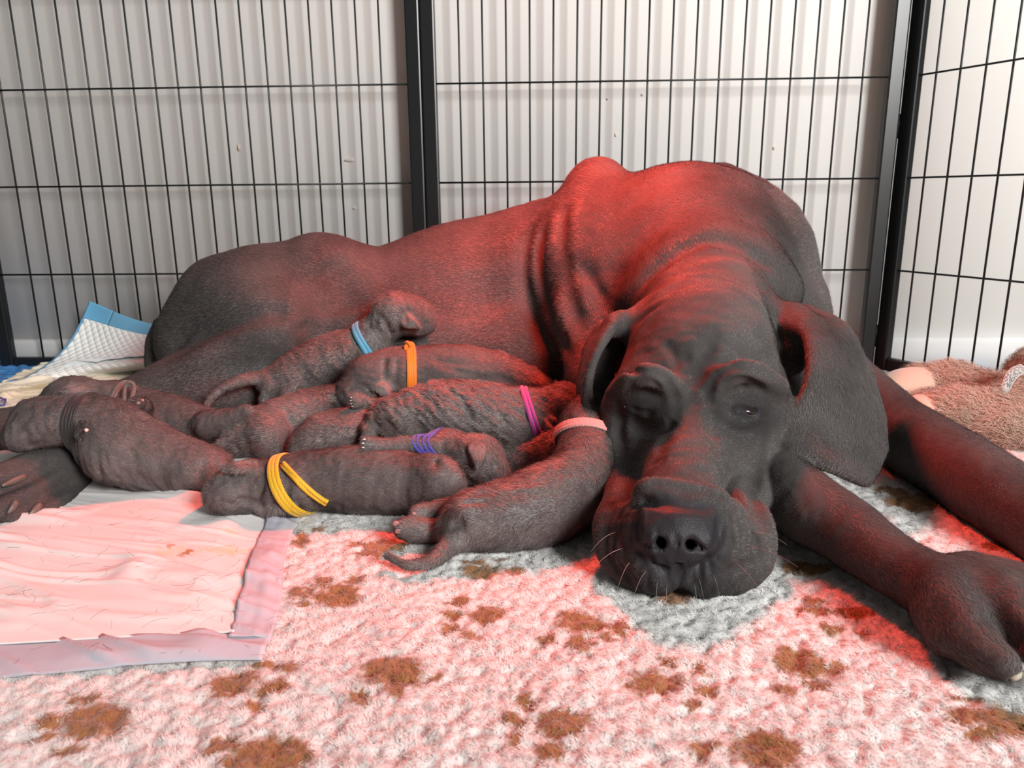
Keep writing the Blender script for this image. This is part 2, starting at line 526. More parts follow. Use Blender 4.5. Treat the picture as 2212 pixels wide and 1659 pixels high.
def quadmesh(name, P):
    return mesh_from(np.array(P, float), [list(range(len(P)))], name)
V, F = box_vf((-3.0, -3.0, -0.06), (3.0, 1.9, -0.02))
fl = obj('floor', mesh_from(V, F, 'floor'), M_FLOOR, smooth=False); tag(fl, kind='structure')
x0, x1 = -2.6, 2.6
Vw = np.array([(x0, wallY(x0), -0.02), (x1, wallY(x1), -0.02), (x1, wallY(x1) + 0.1, -0.02), (x0, wallY(x0) + 0.1, -0.02),
               (x0, wallY(x0), 2.5), (x1, wallY(x1), 2.5), (x1, wallY(x1) + 0.1, 2.5), (x0, wallY(x0) + 0.1, 2.5)])
wl = obj('wall_back', mesh_from(Vw, box_vf((0, 0, 0), (1, 1, 1))[1], 'wall_back'), M_WALL, smooth=False); tag(wl, kind='structure')
# baseboard: a moulded strip with a softened top edge
prof = [(0, -0.02), (0.013, -0.02), (0.013, 0.044), (0.0115, 0.0485), (0.008, 0.0515), (0.003, 0.053), (0, 0.053)]
Vb = np.array([(x, wallY(x) - d, z) for x in (x0, x1) for d, z in prof]); n = len(prof)
Fb = [[i, i + 1, n + i + 1, n + i] for i in range(n - 1)] + [list(range(n))[::-1], list(range(n, 2 * n))]
bb = obj('baseboard_back', mesh_from(Vb, Fb, 'baseboard_back'), M_BASE, smooth=False); tag(bb, kind='structure')

# small scuff flecks on the wall behind the wire
M_SCUFF = mat('plaster_scuff', (0.55, 0.48, 0.42), 0.9)
def fleck(px, py, w, h, s):
    rs = np.random.RandomState(s); x = at(px, py, 1.41)[0]; c = at(px, py, wallY(x) - 0.001)
    a = np.linspace(0, 2 * np.pi, 14, endpoint=False); r = 1 + 0.5 * (rs.rand(14) - 0.5)
    P = [(c[0] + w * r[i] * math.cos(a[i]), wallY(c[0]) - 0.0012, c[2] + h * r[i] * math.sin(a[i])) for i in range(14)]
    Q = [(p[0], p[1] + 0.001, p[2]) for p in P]
    F = [list(range(14))[::-1]] + [[i, (i + 1) % 14, 14 + (i + 1) % 14, 14 + i] for i in range(14)]
    o = obj('wall_scuff', mesh_from(np.array(P + Q), F, 'wall_scuff'), M_SCUFF, wl, smooth=False)
for k, q in enumerate([(755, 346, .008, .003), (515, 318, .003, .007), (765, 450, .003, .002), (1330, 292, .002, .003), (1387, 205, .002, .002), (1312, 214, .002, .002), (1672, 320, .0025, .003)]):
    fleck(*q, k)

# ------------------------------------------------------------------ wire pen panels
M_PEN = mat('black_powder_coat', (0.008, 0.009, 0.010), 0.34, spec=0.5)
M_WIRE = mat('black_wire', (0.008, 0.010, 0.010), 0.4, spec=0.5)
def bevel_box(lo, hi, b=0.003):
    bm = bmesh.new(); V, F = box_vf(lo, hi)
    vs = [bm.verts.new(v) for v in V]; [bm.faces.new([vs[i] for i in f]) for f in F]
    bmesh.ops.bevel(bm, geom=bm.edges[:], offset=b, segments=2, affect='EDGES', profile=0.5)
    me = bpy.data.meshes.new('bevel_box'); bm.to_mesh(me); bm.free(); return me
HZ = [0.179, 0.335, 0.498, 0.66, 0.82]
PEN_H = 0.92
ME_POST = bevel_box((-0.0125, -0.008, 0.0), (0.0125, 0.008, PEN_H)); ME_POST.materials.append(M_PEN)
V, F = tube([(0, 0, 0.02), (0, 0, PEN_H - 0.01)], 0.0017, 8); ME_VW = mesh_from(V, F, 'wire'); ME_VW.materials.append(M_WIRE)
def pen_panel(label, a, b, wires, group='wire pen panels'):
    """a, b: plan positions of the two post centres; wires: distances of the upright wires from a"""
    a = np.array(a, float); b = np.array(b, float); L = np.linalg.norm(b - a); d = (b - a) / L
    root = empty('pen_panel', (a[0], a[1], 0)); root.rotation_euler = (0, 0, math.atan2(d[1], d[0]))
    tag(root, label, 'pen panel', group)
    for s in (0, L):
        o = bpy.data.objects.new('post', ME_POST); COL.objects.link(o); o.parent = root; o.location = (s, 0, 0)
    for z0, z1 in ((0.0, 0.024), (PEN_H - 0.024, PEN_H)):
        me = bevel_box((0.0125, -0.0075, z0), (L - 0.0125, 0.0075, z1)); obj('rail', me, M_PEN, root, smooth=False)
    for s in wires:
        o = bpy.data.objects.new('wire', ME_VW); COL.objects.link(o); o.parent = root; o.location = (s, 0.0017, 0)
    V, F = tube([(0.006, -0.0017, 0), (L - 0.006, -0.0017, 0)], 0.0017, 8)
    ME_H = mesh_from(V, F, 'cross_wire'); ME_H.materials.append(M_WIRE)
    for z in HZ:
        o = bpy.data.objects.new('cross_wire', ME_H); COL.objects.link(o); o.parent = root; o.location = (0, 0, z)
    return root
def fx(px, py=190):
    x = at(px, py, 1.38)[0]; x = at(px, py, fenceY(x))[0]; return x
P1R = fx(889, 10); P2L = fx(922, 10); P2R = fx(1949, 10); P3L = fx(1987, 10)
xa, xb = fx(47), fx(825); pit = (xb - xa) / 16
P1L = xa - 2 * pit - 0.028
pen_panel('black wire pen panel on the left, behind the dog\'s hindquarters', (P1L, fenceY(P1L)), (P1R, fenceY(P1R)), [xa - P1L + pit * k for k in range(-1, 17)])
xa, xb = fx(993, 175), fx(1865, 170); pit = (xb - xa) / 17
pen_panel('black wire pen panel in the middle, behind the dog\'s shoulders', (P2L, fenceY(P2L)), (P2R, fenceY(P2R)), [xa - P2L + pit * k for k in range(18)])
a3 = np.array([P3L, fenceY(P3L) - 0.006]); d3 = np.array([0.0745, -0.16]); d3 /= np.linalg.norm(d3)
pen_panel('black wire pen panel on the right, angled towards the viewer behind the plush toy', a3, a3 + 0.78 * d3, [0.04 + 0.0415 * k for k in range(18)])
# hinge pins between neighbouring panels
M_PIN = mat('dark_steel_pin', (0.03, 0.03, 0.032), 0.3, metal=0.6)
for (x, lab) in (((P1R + P2L) / 2 - 0.0005, 'thin dark hinge rod between the left and middle pen panels'), ((P2R + P3L) / 2, 'thin dark hinge rod at the corner of the middle and right pen panels')):
    r = empty('hinge_rod', (x, fenceY(x) + 0.004, 0)); tag(r, lab, 'hinge rod')
    V, F = tube([(0, 0, 0.0), (0, 0, PEN_H + 0.012)], 0.0028, 10); obj('rod', mesh_from(V, F, 'rod'), M_PIN, r)
    for z in (0.06, 0.42, 0.655, 0.86):
        V, F = tube([(0, 0, z - 0.02), (0, 0, z + 0.02)], 0.0045, 12); obj('knuckle', mesh_from(V, F, 'knuckle'), M_PEN, r)

# ------------------------------------------------------------------ fleece blanket with printed paws
PAWS = """205 1562 65 36|187 1512 25 14|112 1559 30 13|90 1597 22 12|145 1625 26 14
590 1630 80 36|482 1617 36 18|505 1655 30 12
507 1477 48 28|570 1437 26 9|617 1442 18 12|592 1485 28 14|547 1522 28 9
845 1452 65 30|772 1511 22 16|847 1495 20 14|895 1477 20 12|937 1460 16 9
732 1289 48 22|697 1262 17 12|765 1250 24 9|652 1281 26 9|656 1303 15 8
1055 1325 38 20|990 1295 24 9|980 1325 24 10|972 1356 22 11|1017 1367 17 11
832 1180 44 13|772 1175 18 6|800 1195 30 8
650 1167 18 12|692 1145 15 7
1042 1232 42 15|1115 1232 18 8|1020 1208 22 6|1078 1205 18 5
1256 1342 55 23|1333 1352 27 13|1186 1377 20 11|1258 1390 24 14|1308 1377 18 11
1413 1472 55 25|1441 1427 20 12|1508 1442 18 10|1523 1485 22 13|1491 1515 20 8
1726 1432 52 27|1696 1482 20 13|1766 1480 28 13|1806 1442 26 12
1211 1562 57 31|1138 1515 25 15|1112 1555 18 14|1113 1602 20 14|1193 1627 32 18
1651 1620 72 40|1521 1615 30 18
2181 1565 60 36|2081 1550 35 18|2121 1590 32 16|2081 1510 35 10
1841 1320 40 14|1761 1315 30 14|1751 1292 28 8|1796 1352 20 9|1851 1362 20 9
1741 1225 50 14|1456 1292 40 12|1790 1190 30 8
2000 1085 80 18|1930 1060 30 10|2160 1180 50 12|2110 1200 30 8
1900 812 40 6|1925 822 30 5""".split('\n')
rsb = np.random.RandomState(3)
PADS = []
for line in PAWS:
    for q in line.split('|'):
        x, y, a, b = map(float, q.split())
        c = onz(x, y); e1 = onz(x + a, y); e2 = onz(x, y + b); e0 = onz(x, y - b)
        PADS.append((c[0], (e2[1] + e0[1]) / 2, abs(e1[0] - c[0]), abs(e0[1] - e2[1]) / 2))
PADS = np.array(PADS)
def paw_mask(X):
    m = np.zeros(len(X), np.float32)
    P3 = np.column_stack([X[:, 0], X[:, 1], np.zeros(len(X))])
    R2 = np.array([[.8, .6, 0], [-.6, .8, 0], [0, 0, 1]]); Q3 = P3 @ R2
    jx = X[:, 0] + 0.004 * vnoise(P3, 230) + 0.006 * vnoise(Q3 + 5, 90) + 0.005 * vnoise(P3 + 2, 420)
    jy = X[:, 1] + 0.004 * vnoise(Q3 + 9, 230) + 0.006 * vnoise(P3 + 14, 90) + 0.005 * vnoise(Q3 + 4, 420)
    for cx, cy, a, b in PADS:
        s = np.nonzero((np.abs(X[:, 0] - cx) < a + 0.012) & (np.abs(X[:, 1] - cy) < b + 0.012))[0]
        if len(s):
            d = np.sqrt(((jx[s] - cx) / a) ** 2 + ((jy[s] - cy) / b) ** 2)
            m[s] = np.maximum(m[s], np.clip((1.22 - d) / 0.3, 0, 1))
    return m
def clump(X, cell, seed=0):
    """distance to the nearest jittered tuft centre, and that tuft's random number"""
    g = np.random.RandomState(seed); T = g.rand(256, 256, 3).astype(np.float32)
    X = X @ np.array([[.87, .49], [-.49, .87]]); q = X / cell + 500; i = np.floor(q).astype(int); best = np.full(len(X), 9.0); rnd = np.zeros(len(X)); cx = np.zeros((len(X), 2))
    for dx in (-1, 0, 1):
        for dy in (-1, 0, 1):
            j = i + [dx, dy]; t = T[j[:, 0] & 255, j[:, 1] & 255]; c = j + t[:, :2]
            d = np.sqrt(((q - c) ** 2).sum(1)); b = d < best
            best[b] = d[b]; rnd[b] = t[b, 2]; cx[b] = (c[b] - 500) * cell
    return best, rnd, cx
def fleece_h(X):
    X = X + 0.004 * np.column_stack([vnoise(np.column_stack([X, X[:, 0] * 0]), 120), vnoise(np.column_stack([X, X[:, 0] * 0 + 3]), 120)])
    d, r, _ = clump(X, 0.0115, 1); d2, r2, _ = clump(X, 0.006, 2)
    P3 = np.column_stack([X, X[:, 0] * 0])
    return 0.0044 * np.clip(1 - d * d * 1.3, 0, 1) + 0.0022 * np.clip(1 - d2 * d2 * 1.6, 0, 1) + 0.004 * vnoise(P3, 25) - 0.005
gx = np.concatenate([np.arange(-1.15, -0.5, 0.012), np.arange(-0.5, 0.62, 0.0024), np.arange(0.62, 0.95, 0.008)])
gy = np.concatenate([np.arange(0.02, 0.27, 0.012), np.arange(0.27, 0.80, 0.0024), np.arange(0.80, 1.325, 0.01)])
nx, ny = len(gx), len(gy)
XX = np.stack(np.meshgrid(gx, gy, indexing='ij'), -1).reshape(-1, 2)
XJ = XX.copy()
hz = fleece_h(XJ)
edge = (XX[:, 1] > 1.318) | (XX[:, 0] < -1.14) | (XX[:, 0] > 0.94) | (XX[:, 1] < 0.03)
hz[edge] = -0.02
I = np.arange(nx * ny).reshape(nx, ny)
FB = np.stack([I[:-1, :-1], I[1:, :-1], I[1:, 1:], I[:-1, 1:]], -1).reshape(-1, 4)
me = mesh_from(np.column_stack([XJ, hz]), FB, 'fleece_blanket')
attr(me, 'paw', paw_mask(XX))

def fleece_material(name):
    m = mat(name, (0.8, 0.8, 0.8), 0.95, spec=0.05, sheen=0.3)
    b = m.node_tree.nodes['Principled BSDF']
    a = N(m, 'ShaderNodeAttribute'); a.attribute_name = 'paw'
    t = N(m, 'ShaderNodeTexNoise'); t.inputs['Scale'].default_value = 90
    tc = N(m, 'ShaderNodeTexCoord'); Lk(m, tc.outputs['Object'], t.inputs['Vector'])
    c1 = N(m, 'ShaderNodeMix'); c1.data_type = 'RGBA'; c1.inputs['A'].default_value = (0.43, 0.425, 0.41, 1); c1.inputs['B'].default_value = (0.62, 0.615, 0.60, 1)
    c2 = N(m, 'ShaderNodeMix'); c2.data_type = 'RGBA'; c2.inputs['A'].default_value = (0.15, 0.066, 0.026, 1); c2.inputs['B'].default_value = (0.31, 0.155, 0.068, 1)
    c3 = N(m, 'ShaderNodeMix'); c3.data_type = 'RGBA'
    Lk(m, t.outputs['Fac'], c1.inputs['Factor']); Lk(m, t.outputs['Fac'], c2.inputs['Factor']); Lk(m, a.outputs['Fac'], c3.inputs['Factor'])
    Lk(m, c1.outputs['Result'], c3.inputs['A']); Lk(m, c2.outputs['Result'], c3.inputs['B']); Lk(m, c3.outputs['Result'], b.inputs['Base Color'])
    return m
M_FLEECE = fleece_material('fleece_with_paw_print')
blanket = obj('fleece_blanket', me, M_FLEECE)
tag(blanket, 'white fleece blanket printed with brown paw marks, spread over the pen floor', 'blanket')

# woolly pile of the blanket, denser where it lies close to the viewer
sel = (XX[:, 1] < 1.0) & (XX[:, 1] > 0.28) & (np.abs(XX[:, 0]) < 0.62)
keep = np.nonzero(sel[FB].all(1))[0]
bv = np.column_stack([XJ, hz]); d_, r_, cc = clump(XX, 0.0105, 8)
fd = np.column_stack([np.cos(r_ * 40), np.sin(r_ * 40), r_ * 0])
strands('pile', blanket, bv, FB[keep], fd, 190000, 0.0050, 0.00042, 0.6, M_FLEECE, 5, jitter=0.55, bias=1.5, extra=('paw', lambda P: paw_mask(P[:, :2])), view=-1, curl=0.55)
# ------------------------------------------------------------------ absorbent pads
def sheet(name, V, nu, nv, mats, face_mat, th, parent=None):
    I = np.arange(nu * nv).reshape(nu, nv)
    F = np.stack([I[:-1, :-1], I[1:, :-1], I[1:, 1:], I[:-1, 1:]], -1).reshape(-1, 4)
    me = mesh_from(V, F, name); o = obj(name, me, mats, parent)
    md = o.modifiers.new('thickness', 'SOLIDIFY'); md.thickness = th; md.offset = -1
    return o
def paper_mat(name, col, col2=None, stain=None, rough=0.75, transl=0.0, scale=14):
    m = mat(name, col, rough, spec=0.25, noise=(scale, col2 or tuple(c * 0.93 for c in col), 0.7), bump=(160, 0.25, 0.0008))
    for an, sc_ in (('stain', (0.20, 0.06, 0.045)), ('ystain', (0.62, 0.44, 0.13))):
        b = m.node_tree.nodes['Principled BSDF']; src = b.inputs['Base Color'].links[0].from_socket
        a = N(m, 'ShaderNodeAttribute'); a.attribute_name = an
        mx = N(m, 'ShaderNodeMix'); mx.data_type = 'RGBA'; mx.inputs['B'].default_value = (*sc_, 1)
        Lk(m, a.outputs['Fac'], mx.inputs['Factor']); Lk(m, src, mx.inputs['A']); Lk(m, mx.outputs['Result'], b.inputs['Base Color'])
    if transl:
        b = m.node_tree.nodes['Principled BSDF']; b.inputs['Alpha'].default_value = 1 - transl
    return m
M_PAD = paper_mat('pad_white_nonwoven', (0.64, 0.62, 0.61))
M_PADEDGE = paper_mat('pad_thin_plastic_edge', (0.50, 0.50, 0.56), rough=0.4, transl=0.25)
M_CREAM = paper_mat('pad_cream_used', (0.80, 0.75, 0.64), (0.72, 0.63, 0.44), scale=7)
M_QUILT = paper_mat('pad_quilted_white', (0.80, 0.82, 0.80))
M_BLUE = paper_mat('pad_blue_plastic', (0.16, 0.44, 0.68), rough=0.35)
M_BLUEC = paper_mat('pad_blue_plastic_clear', (0.20, 0.50, 0.74), rough=0.35, transl=0.25)
M_DEEPBLUE = paper_mat('pad_blue_backing', (0.06, 0.22, 0.55), (0.10, 0.32, 0.68), rough=0.4, scale=30)
M_STAIN = mat('dried_stain', (0.22, 0.07, 0.05), 0.9)
M_YSTAIN = mat('yellow_stain', (0.62, 0.45, 0.14), 0.9)
M_INK = mat('violet_ink', (0.10, 0.09, 0.35), 0.8)

# front pad: corner and edges come from the floor contact of the photographed outline
C0 = onz(562, 1442); C1 = onz(655, 1098); C2 = onz(0, 1466)
vdir = (C1 - C0); vdir /= np.linalg.norm(vdir); udir = (C2 - C0); udir /= np.linalg.norm(udir)
def pad_point(u, v):
    P = C0[None] + u[:, None] * udir + v[:, None] * vdir
    # slightly wavy outline
    P[:, 0] += 0.004 * np.sin(v * 26) * np.clip(1 - u / 0.08, 0, 1)
    P[:, 1] += 0.006 * np.sin(u * 15 + 1) * np.clip(1 - v / 0.06, 0, 1)
    return P
def pad_h(u, v):
    wob = 0.02 * np.column_stack([vnoise(np.column_stack([u, v, u * 0]), 9), vnoise(np.column_stack([u, v, u * 0 + 3]), 9)])
    u = u + wob[:, 0]; v = v + wob[:, 1]
    w = np.column_stack([u * 14, v * 14, u * 0]); h = 0.004 * vnoise(w, 1)
    for f, sl, amp, sh in ((26, 0.42, 0.0050, 0), (40, 0.22, 0.0042, 4), (52, 0.62, 0.0036, 8), (70, 0.35, 0.0028, 12), (96, 0.48, 0.0020, 16)):
        q = np.column_stack([u * 7 + v * 4 + sh, (v - sl * u) * f + 3 * sh, u * 0 + sh]); r = np.abs(vnoise(q, 1.0))
        h = h + amp * np.exp(-(r / 0.11) ** 2) * np.clip(0.3 + 2.4 * vnoise(w + 7 + sh, 0.9), 0, 1)
    return 0.0065 + h
def uvgrid(u0, u1, nu, v0, v1, nv):
    u, v = np.meshgrid(np.linspace(u0, u1, nu), np.linspace(v0, v1, nv), indexing='ij'); return u.ravel(), v.ravel()
pad = empty('absorbent_pad', tuple(C0)); tag(pad, 'wrinkled white absorbent pad on the blanket in front of the black-collared puppy', 'pad')
def local(V, o): return V - np.array(o.location)
EB = 0.036
u, v = uvgrid(EB * 0.75, 0.62, 250, EB, 0.50, 250); P = pad_point(u, v); P[:, 2] = 0.0042 + (pad_h(u, v) - 0.0042) * np.clip((v - EB) / 0.05, 0.05, 1) * np.clip((u - EB * 0.75) / 0.04, 0.15, 1)
padl = sheet('absorbent_layer', local(P, pad), 250, 250, M_PAD, None, 0.0008, pad); PADW = P.copy()
u, v = uvgrid(0, 0.62, 160, 0, EB * 1.06, 14); P = pad_point(u, v); P[:, 2] = np.maximum(pad_h(u, v) - 0.0035, 0.002) * np.clip(v / 0.02 + 0.35, 0, 1) + 0.001
sheet('plastic_edge', local(P, pad), 160, 14, M_PADEDGE, None, 0.0004, pad)
u, v = uvgrid(0, EB * 0.82, 12, EB * 0.8, 0.50, 130); P = pad_point(u, v); P[:, 2] = np.maximum(pad_h(u, v) - 0.002, 0.0025) * np.clip(u / 0.02 + 0.4, 0, 1) + 0.001 + 0.003 * np.abs(vnoise(np.column_stack([u, v, u * 0]), 90))
sheet('plastic_edge', local(P, pad), 12, 130, M_PADEDGE, None, 0.0004, pad)
def stain_attr(o, name, W, spots):
    m_ = np.zeros(len(W)); nz = vnoise(W * [1, 1, 0], 330) + 0.7 * vnoise(W * [1, 1, 0] + 2, 700)
    for px, py, w, h, st in spots:
        c = onz(px, py, 0.01); d = np.sqrt(((W[:, 0] - c[0]) / w) ** 2 + ((W[:, 1] - c[1]) / h) ** 2) + nz * 1.1
        m_ = np.maximum(m_, st * np.clip((1.0 - d) / 0.25, 0, 1))
    attr(o.data, name, m_)
stain_attr(padl, 'stain', PADW, [(407, 1191, .0062, .0075, .9), (368, 1180, .004, .005, .6), (395, 1196, .004, .004, .6), (300, 1250, .002, .002, .5), (240, 1130, .0018, .0018, .5)])
stain_attr(padl, 'ystain', PADW, [(490, 1185, .018, .009, .4), (500, 1145, .009, .005, .3), (380, 1190, .022, .012, .3)])

# cream pad under the hind leg, behind the left-hand puppies
cp = empty('absorbent_pad', tuple(onz(150, 850))); tag(cp, 'creased cream absorbent pad with a yellow stain behind the leftmost puppies', 'pad')
A, B, C, D = onz(-170, 905), onz(95, 802), onz(520, 772), onz(430, 930)
u, v = uvgrid(0, 1, 120, 0, 1, 120)
P = A * ((1 - u) * (1 - v))[:, None] + B * ((1 - u) * v)[:, None] + C * (u * v)[:, None] + D * (u * (1 - v))[:, None]
P[:, 2] = 0.006 + pad_h(u * 0.7, v * 0.5) * 1.3 - 0.004
cpl = sheet('absorbent_layer', local(P, cp), 120, 120, M_CREAM, None, 0.0018, cp)
stain_attr(cpl, 'ystain', P, [(82, 838, .016, .022, .6), (40, 850, .05, .05, .25)]); stain_attr(cpl, 'stain', P, [(144, 803, .010, .016, .8), (120, 822, .004, .006, .5)])
for k, pts in enumerate([[(-6, 858), (4, 860), (12, 868), (4, 875), (-6, 872)], [(2, 866), (12, 862), (10, 874)]]):
    Pk = np.array([onz(a_, b_, 0.0155) for a_, b_ in pts]); Pk, _ = catmull(Pk, np.ones(len(Pk)), 5)
    V, F = tube(Pk, 0.0012, 6); obj('ink_mark', mesh_from(local(V, cp), F, 'ink_mark'), M_INK, cp)

# quilted pad curling up against the pen
qp = empty('absorbent_pad', tuple(onz(200, 800))); tag(qp, 'quilted white pad with a blue plastic edge, curled up against the pen wires', 'pad')
LE = catmull(np.array([onz(40, 822, 0.012), at(82, 800, 1.31), at(118, 772, 1.345), at(148, 735, 1.36), at(170, 692, 1.365), at(186, 652, 1.367)]), np.ones(6), 8)[0]
RE = catmull(np.array([onz(330, 800, 0.012), at(345, 785, 1.26), at(352, 770, 1.29), at(360, 755, 1.32), at(372, 735, 1.34), at(390, 716, 1.35)]), np.ones(6), 8)[0]
def qp_grid(t0, t1, nt, s0, s1, ns, quilt):
    t, s = np.meshgrid(np.linspace(t0, t1, nt), np.linspace(s0, s1, ns), indexing='ij'); t = t.ravel(); s = s.ravel()
    k = t * (len(LE) - 1); i = np.minimum(k.astype(int), len(LE) - 2); f = (k - i)[:, None]
    a = LE[i] * (1 - f) + LE[i + 1] * f; b = RE[i] * (1 - f) + RE[i + 1] * f
    P = a * (1 - s)[:, None] + b * s[:, None]
    P[:, 1] += 0.012 * np.sin(s * 5 + t * 2) * t
    if quilt:
        q = np.maximum(np.abs(np.sin((s * 13 + t * 11) * math.pi)) ** 0.4, 0) * np.abs(np.sin((s * 13 - t * 11) * math.pi)) ** 0.4
        P[:, 1] -= 0.0026 * q; P[:, 2] += 0.001 * q
    return P, nt, ns
P, a_, b_ = qp_grid(0, 0.815, 110, 0.035, 1, 140, True); sheet('absorbent_layer', local(P, qp), a_, b_, M_QUILT, None, 0.0015, qp)
P, a_, b_ = qp_grid(0.81, 1.0, 12, 0.0, 0.30, 20, False); sheet('blue_edge', local(P, qp), a_, b_, M_BLUE, None, 0.0004, qp)
P, a_, b_ = qp_grid(0.81, 1.0, 12, 0.30, 1.0, 30, False); sheet('blue_edge', local(P, qp), a_, b_, M_BLUEC, None, 0.0004, qp)
P, a_, b_ = qp_grid(0.0, 0.815, 60, 0.0, 0.04, 5, False); sheet('blue_edge', local(P, qp), a_, b_, M_BLUE, None, 0.0006, qp)
# a second sheet end showing in front of the curl
A, B, C, D = onz(105, 806, 0.016), at(210, 780, 1.29), at(360, 762, 1.27), onz(350, 800, 0.016)
u, v = uvgrid(0, 1, 60, 0, 1, 30)
P = A * ((1 - u) * (1 - v))[:, None] + B * ((1 - u) * v)[:, None] + C * (u * v)[:, None] + D * (u * (1 - v))[:, None]
P[:, 2] += 0.004 * vnoise(np.column_stack([u * 9, v * 4, u * 0]), 1) + 0.010 * np.sin(v * math.pi)
tp = obj('absorbent_pad', mesh_from(P, np.stack([np.arange(60 * 30).reshape(60, 30)[:-1, :-1], np.arange(60 * 30).reshape(60, 30)[1:, :-1], np.arange(60 * 30).reshape(60, 30)[1:, 1:], np.arange(60 * 30).reshape(60, 30)[:-1, 1:]], -1).reshape(-1, 4), 'absorbent_pad'), paper_mat('pad_pale_film', (0.72, 0.77, 0.80), rough=0.4))
md = tp.modifiers.new('thickness', 'SOLIDIFY'); md.thickness = 0.001
tag(tp, 'smooth pale blue-grey pad end lying in front of the curled quilted pad', 'pad')
# blue backing of another pad at the far left
A, B, C, D = onz(-260, 860), onz(-200, 792), onz(105, 792), onz(100, 835)
u, v = uvgrid(0, 1, 90, 0, 1, 60)
P = A * ((1 - u) * (1 - v))[:, None] + B * ((1 - u) * v)[:, None] + C * (u * v)[:, None] + D * (u * (1 - v))[:, None]
P[:, 2] = 0.006 + 0.010 * np.abs(vnoise(np.column_stack([u * 12, v * 26, u * 0]), 1)) + 0.006 * vnoise(np.column_stack([u * 5, v * 5, u * 0 + 2]), 1)
I = np.arange(90 * 60).reshape(90, 60)
bp_ = obj('absorbent_pad', mesh_from(P, np.stack([I[:-1, :-1], I[1:, :-1], I[1:, 1:], I[:-1, 1:]], -1).reshape(-1, 4), 'absorbent_pad'), M_DEEPBLUE)
md = bp_.modifiers.new('thickness', 'SOLIDIFY'); md.thickness = 0.001
tag(bp_, 'crinkled bright blue pad backing on the floor at the far left, by the pen post', 'pad')
# scrap of blue sheet beyond the right-hand panel
c = onz(2120, 800); rs = np.random.RandomState(5)
u, v = uvgrid(-1, 1, 24, -1, 1, 14)
P = np.column_stack([c[0] + 0.04 * u + 0.004 * vnoise(np.column_stack([u * 3, v * 3, u]), 1), c[1] + 0.035 + 0.02 * v, 0.002 + 0.012 * np.abs(vnoise(np.column_stack([u * 2, v * 2, u * 0]), 1)) - 0.018])
I = np.arange(24 * 14).reshape(24, 14)
sc_ = obj('plastic_sheet', mesh_from(P, np.stack([I[:-1, :-1], I[1:, :-1], I[1:, 1:], I[:-1, 1:]], -1).reshape(-1, 4), 'plastic_sheet'), M_DEEPBLUE)
md = sc_.modifiers.new('thickness', 'SOLIDIFY'); md.thickness = 0.002
tag(sc_, 'small scrap of blue sheet on the floor outside the right-hand pen panel', 'plastic sheet')
# ------------------------------------------------------------------ the mother dog
def coat_material(name, base, tip, rough=0.8, spec=0.15):
    m = mat(name, base, rough, spec=spec)
    b = m.node_tree.nodes['Principled BSDF']
    tc = N(m, 'ShaderNodeTexCoord'); t = N(m, 'ShaderNodeTexNoise'); t.inputs['Scale'].default_value = 11; t.inputs['Detail'].default_value = 4
    Lk(m, tc.outputs['Object'], t.inputs['Vector'])
    c1 = N(m, 'ShaderNodeMix'); c1.data_type = 'RGBA'; c1.inputs['A'].default_value = (*base, 1); c1.inputs['B'].default_value = (*tip, 1)
    mr = N(m, 'ShaderNodeMapRange'); mr.inputs['From Min'].default_value = 0.3; mr.inputs['From Max'].default_value = 0.72
    Lk(m, t.outputs['Fac'], mr.inputs['Value']); 
    rn = N(m, 'ShaderNodeAttribute'); rn.attribute_name = 'rnd'
    ad = N(m, 'ShaderNodeMath'); ad.operation = 'MULTIPLY_ADD'; ad.inputs[1].default_value = 0.5
    Lk(m, mr.outputs['Result'], ad.inputs[0]); Lk(m, rn.outputs['Fac'], ad.inputs[2]); Lk(m, ad.outputs[0], c1.inputs['Factor'])
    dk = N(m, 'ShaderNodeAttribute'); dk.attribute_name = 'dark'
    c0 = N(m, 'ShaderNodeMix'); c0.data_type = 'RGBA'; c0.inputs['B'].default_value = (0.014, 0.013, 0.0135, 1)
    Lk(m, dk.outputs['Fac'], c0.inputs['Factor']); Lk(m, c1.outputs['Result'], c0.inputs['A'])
    # bare skin of nose, pads and lids
    a = N(m, 'ShaderNodeAttribute'); a.attribute_name = 'bare'
    c2 = N(m, 'ShaderNodeMix'); c2.data_type = 'RGBA'; c2.inputs['B'].default_value = (0.020, 0.019, 0.022, 1)
    Lk(m, a.outputs['Fac'], c2.inputs['Factor']); Lk(m, c0.outputs['Result'], c2.inputs['A']); Lk(m, c2.outputs['Result'], b.inputs['Base Color'])
    r = N(m, 'ShaderNodeMapRange'); r.inputs['To Min'].default_value = rough; r.inputs['To Max'].default_value = 0.47
    Lk(m, a.outputs['Fac'], r.inputs['Value']); Lk(m, r.outputs['Result'], b.inputs['Roughness'])
    # pebbled skin where bare
    v = N(m, 'ShaderNodeTexVoronoi'); v.inputs['Scale'].default_value = 950
    Lk(m, tc.outputs['Object'], v.inputs['Vector'])
    mu = N(m, 'ShaderNodeMath'); mu.operation = 'MULTIPLY'; Lk(m, v.outputs['Distance'], mu.inputs[0]); Lk(m, a.outputs['Fac'], mu.inputs[1])
    bp = N(m, 'ShaderNodeBump'); bp.inputs['Strength'].default_value = 0.35; bp.inputs['Distance'].default_value = 0.0006; bp.invert = True
    Lk(m, mu.outputs[0], bp.inputs['Height']); Lk(m, bp.outputs['Normal'], b.inputs['Normal'])
    return m
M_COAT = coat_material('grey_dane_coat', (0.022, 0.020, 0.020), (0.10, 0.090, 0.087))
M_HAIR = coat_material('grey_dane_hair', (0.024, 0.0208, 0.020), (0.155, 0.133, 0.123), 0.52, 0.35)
M_CLAW = mat('horn_claw', (0.20, 0.17, 0.14), 0.4, noise=(60, (0.09, 0.07, 0.06), 0.7))
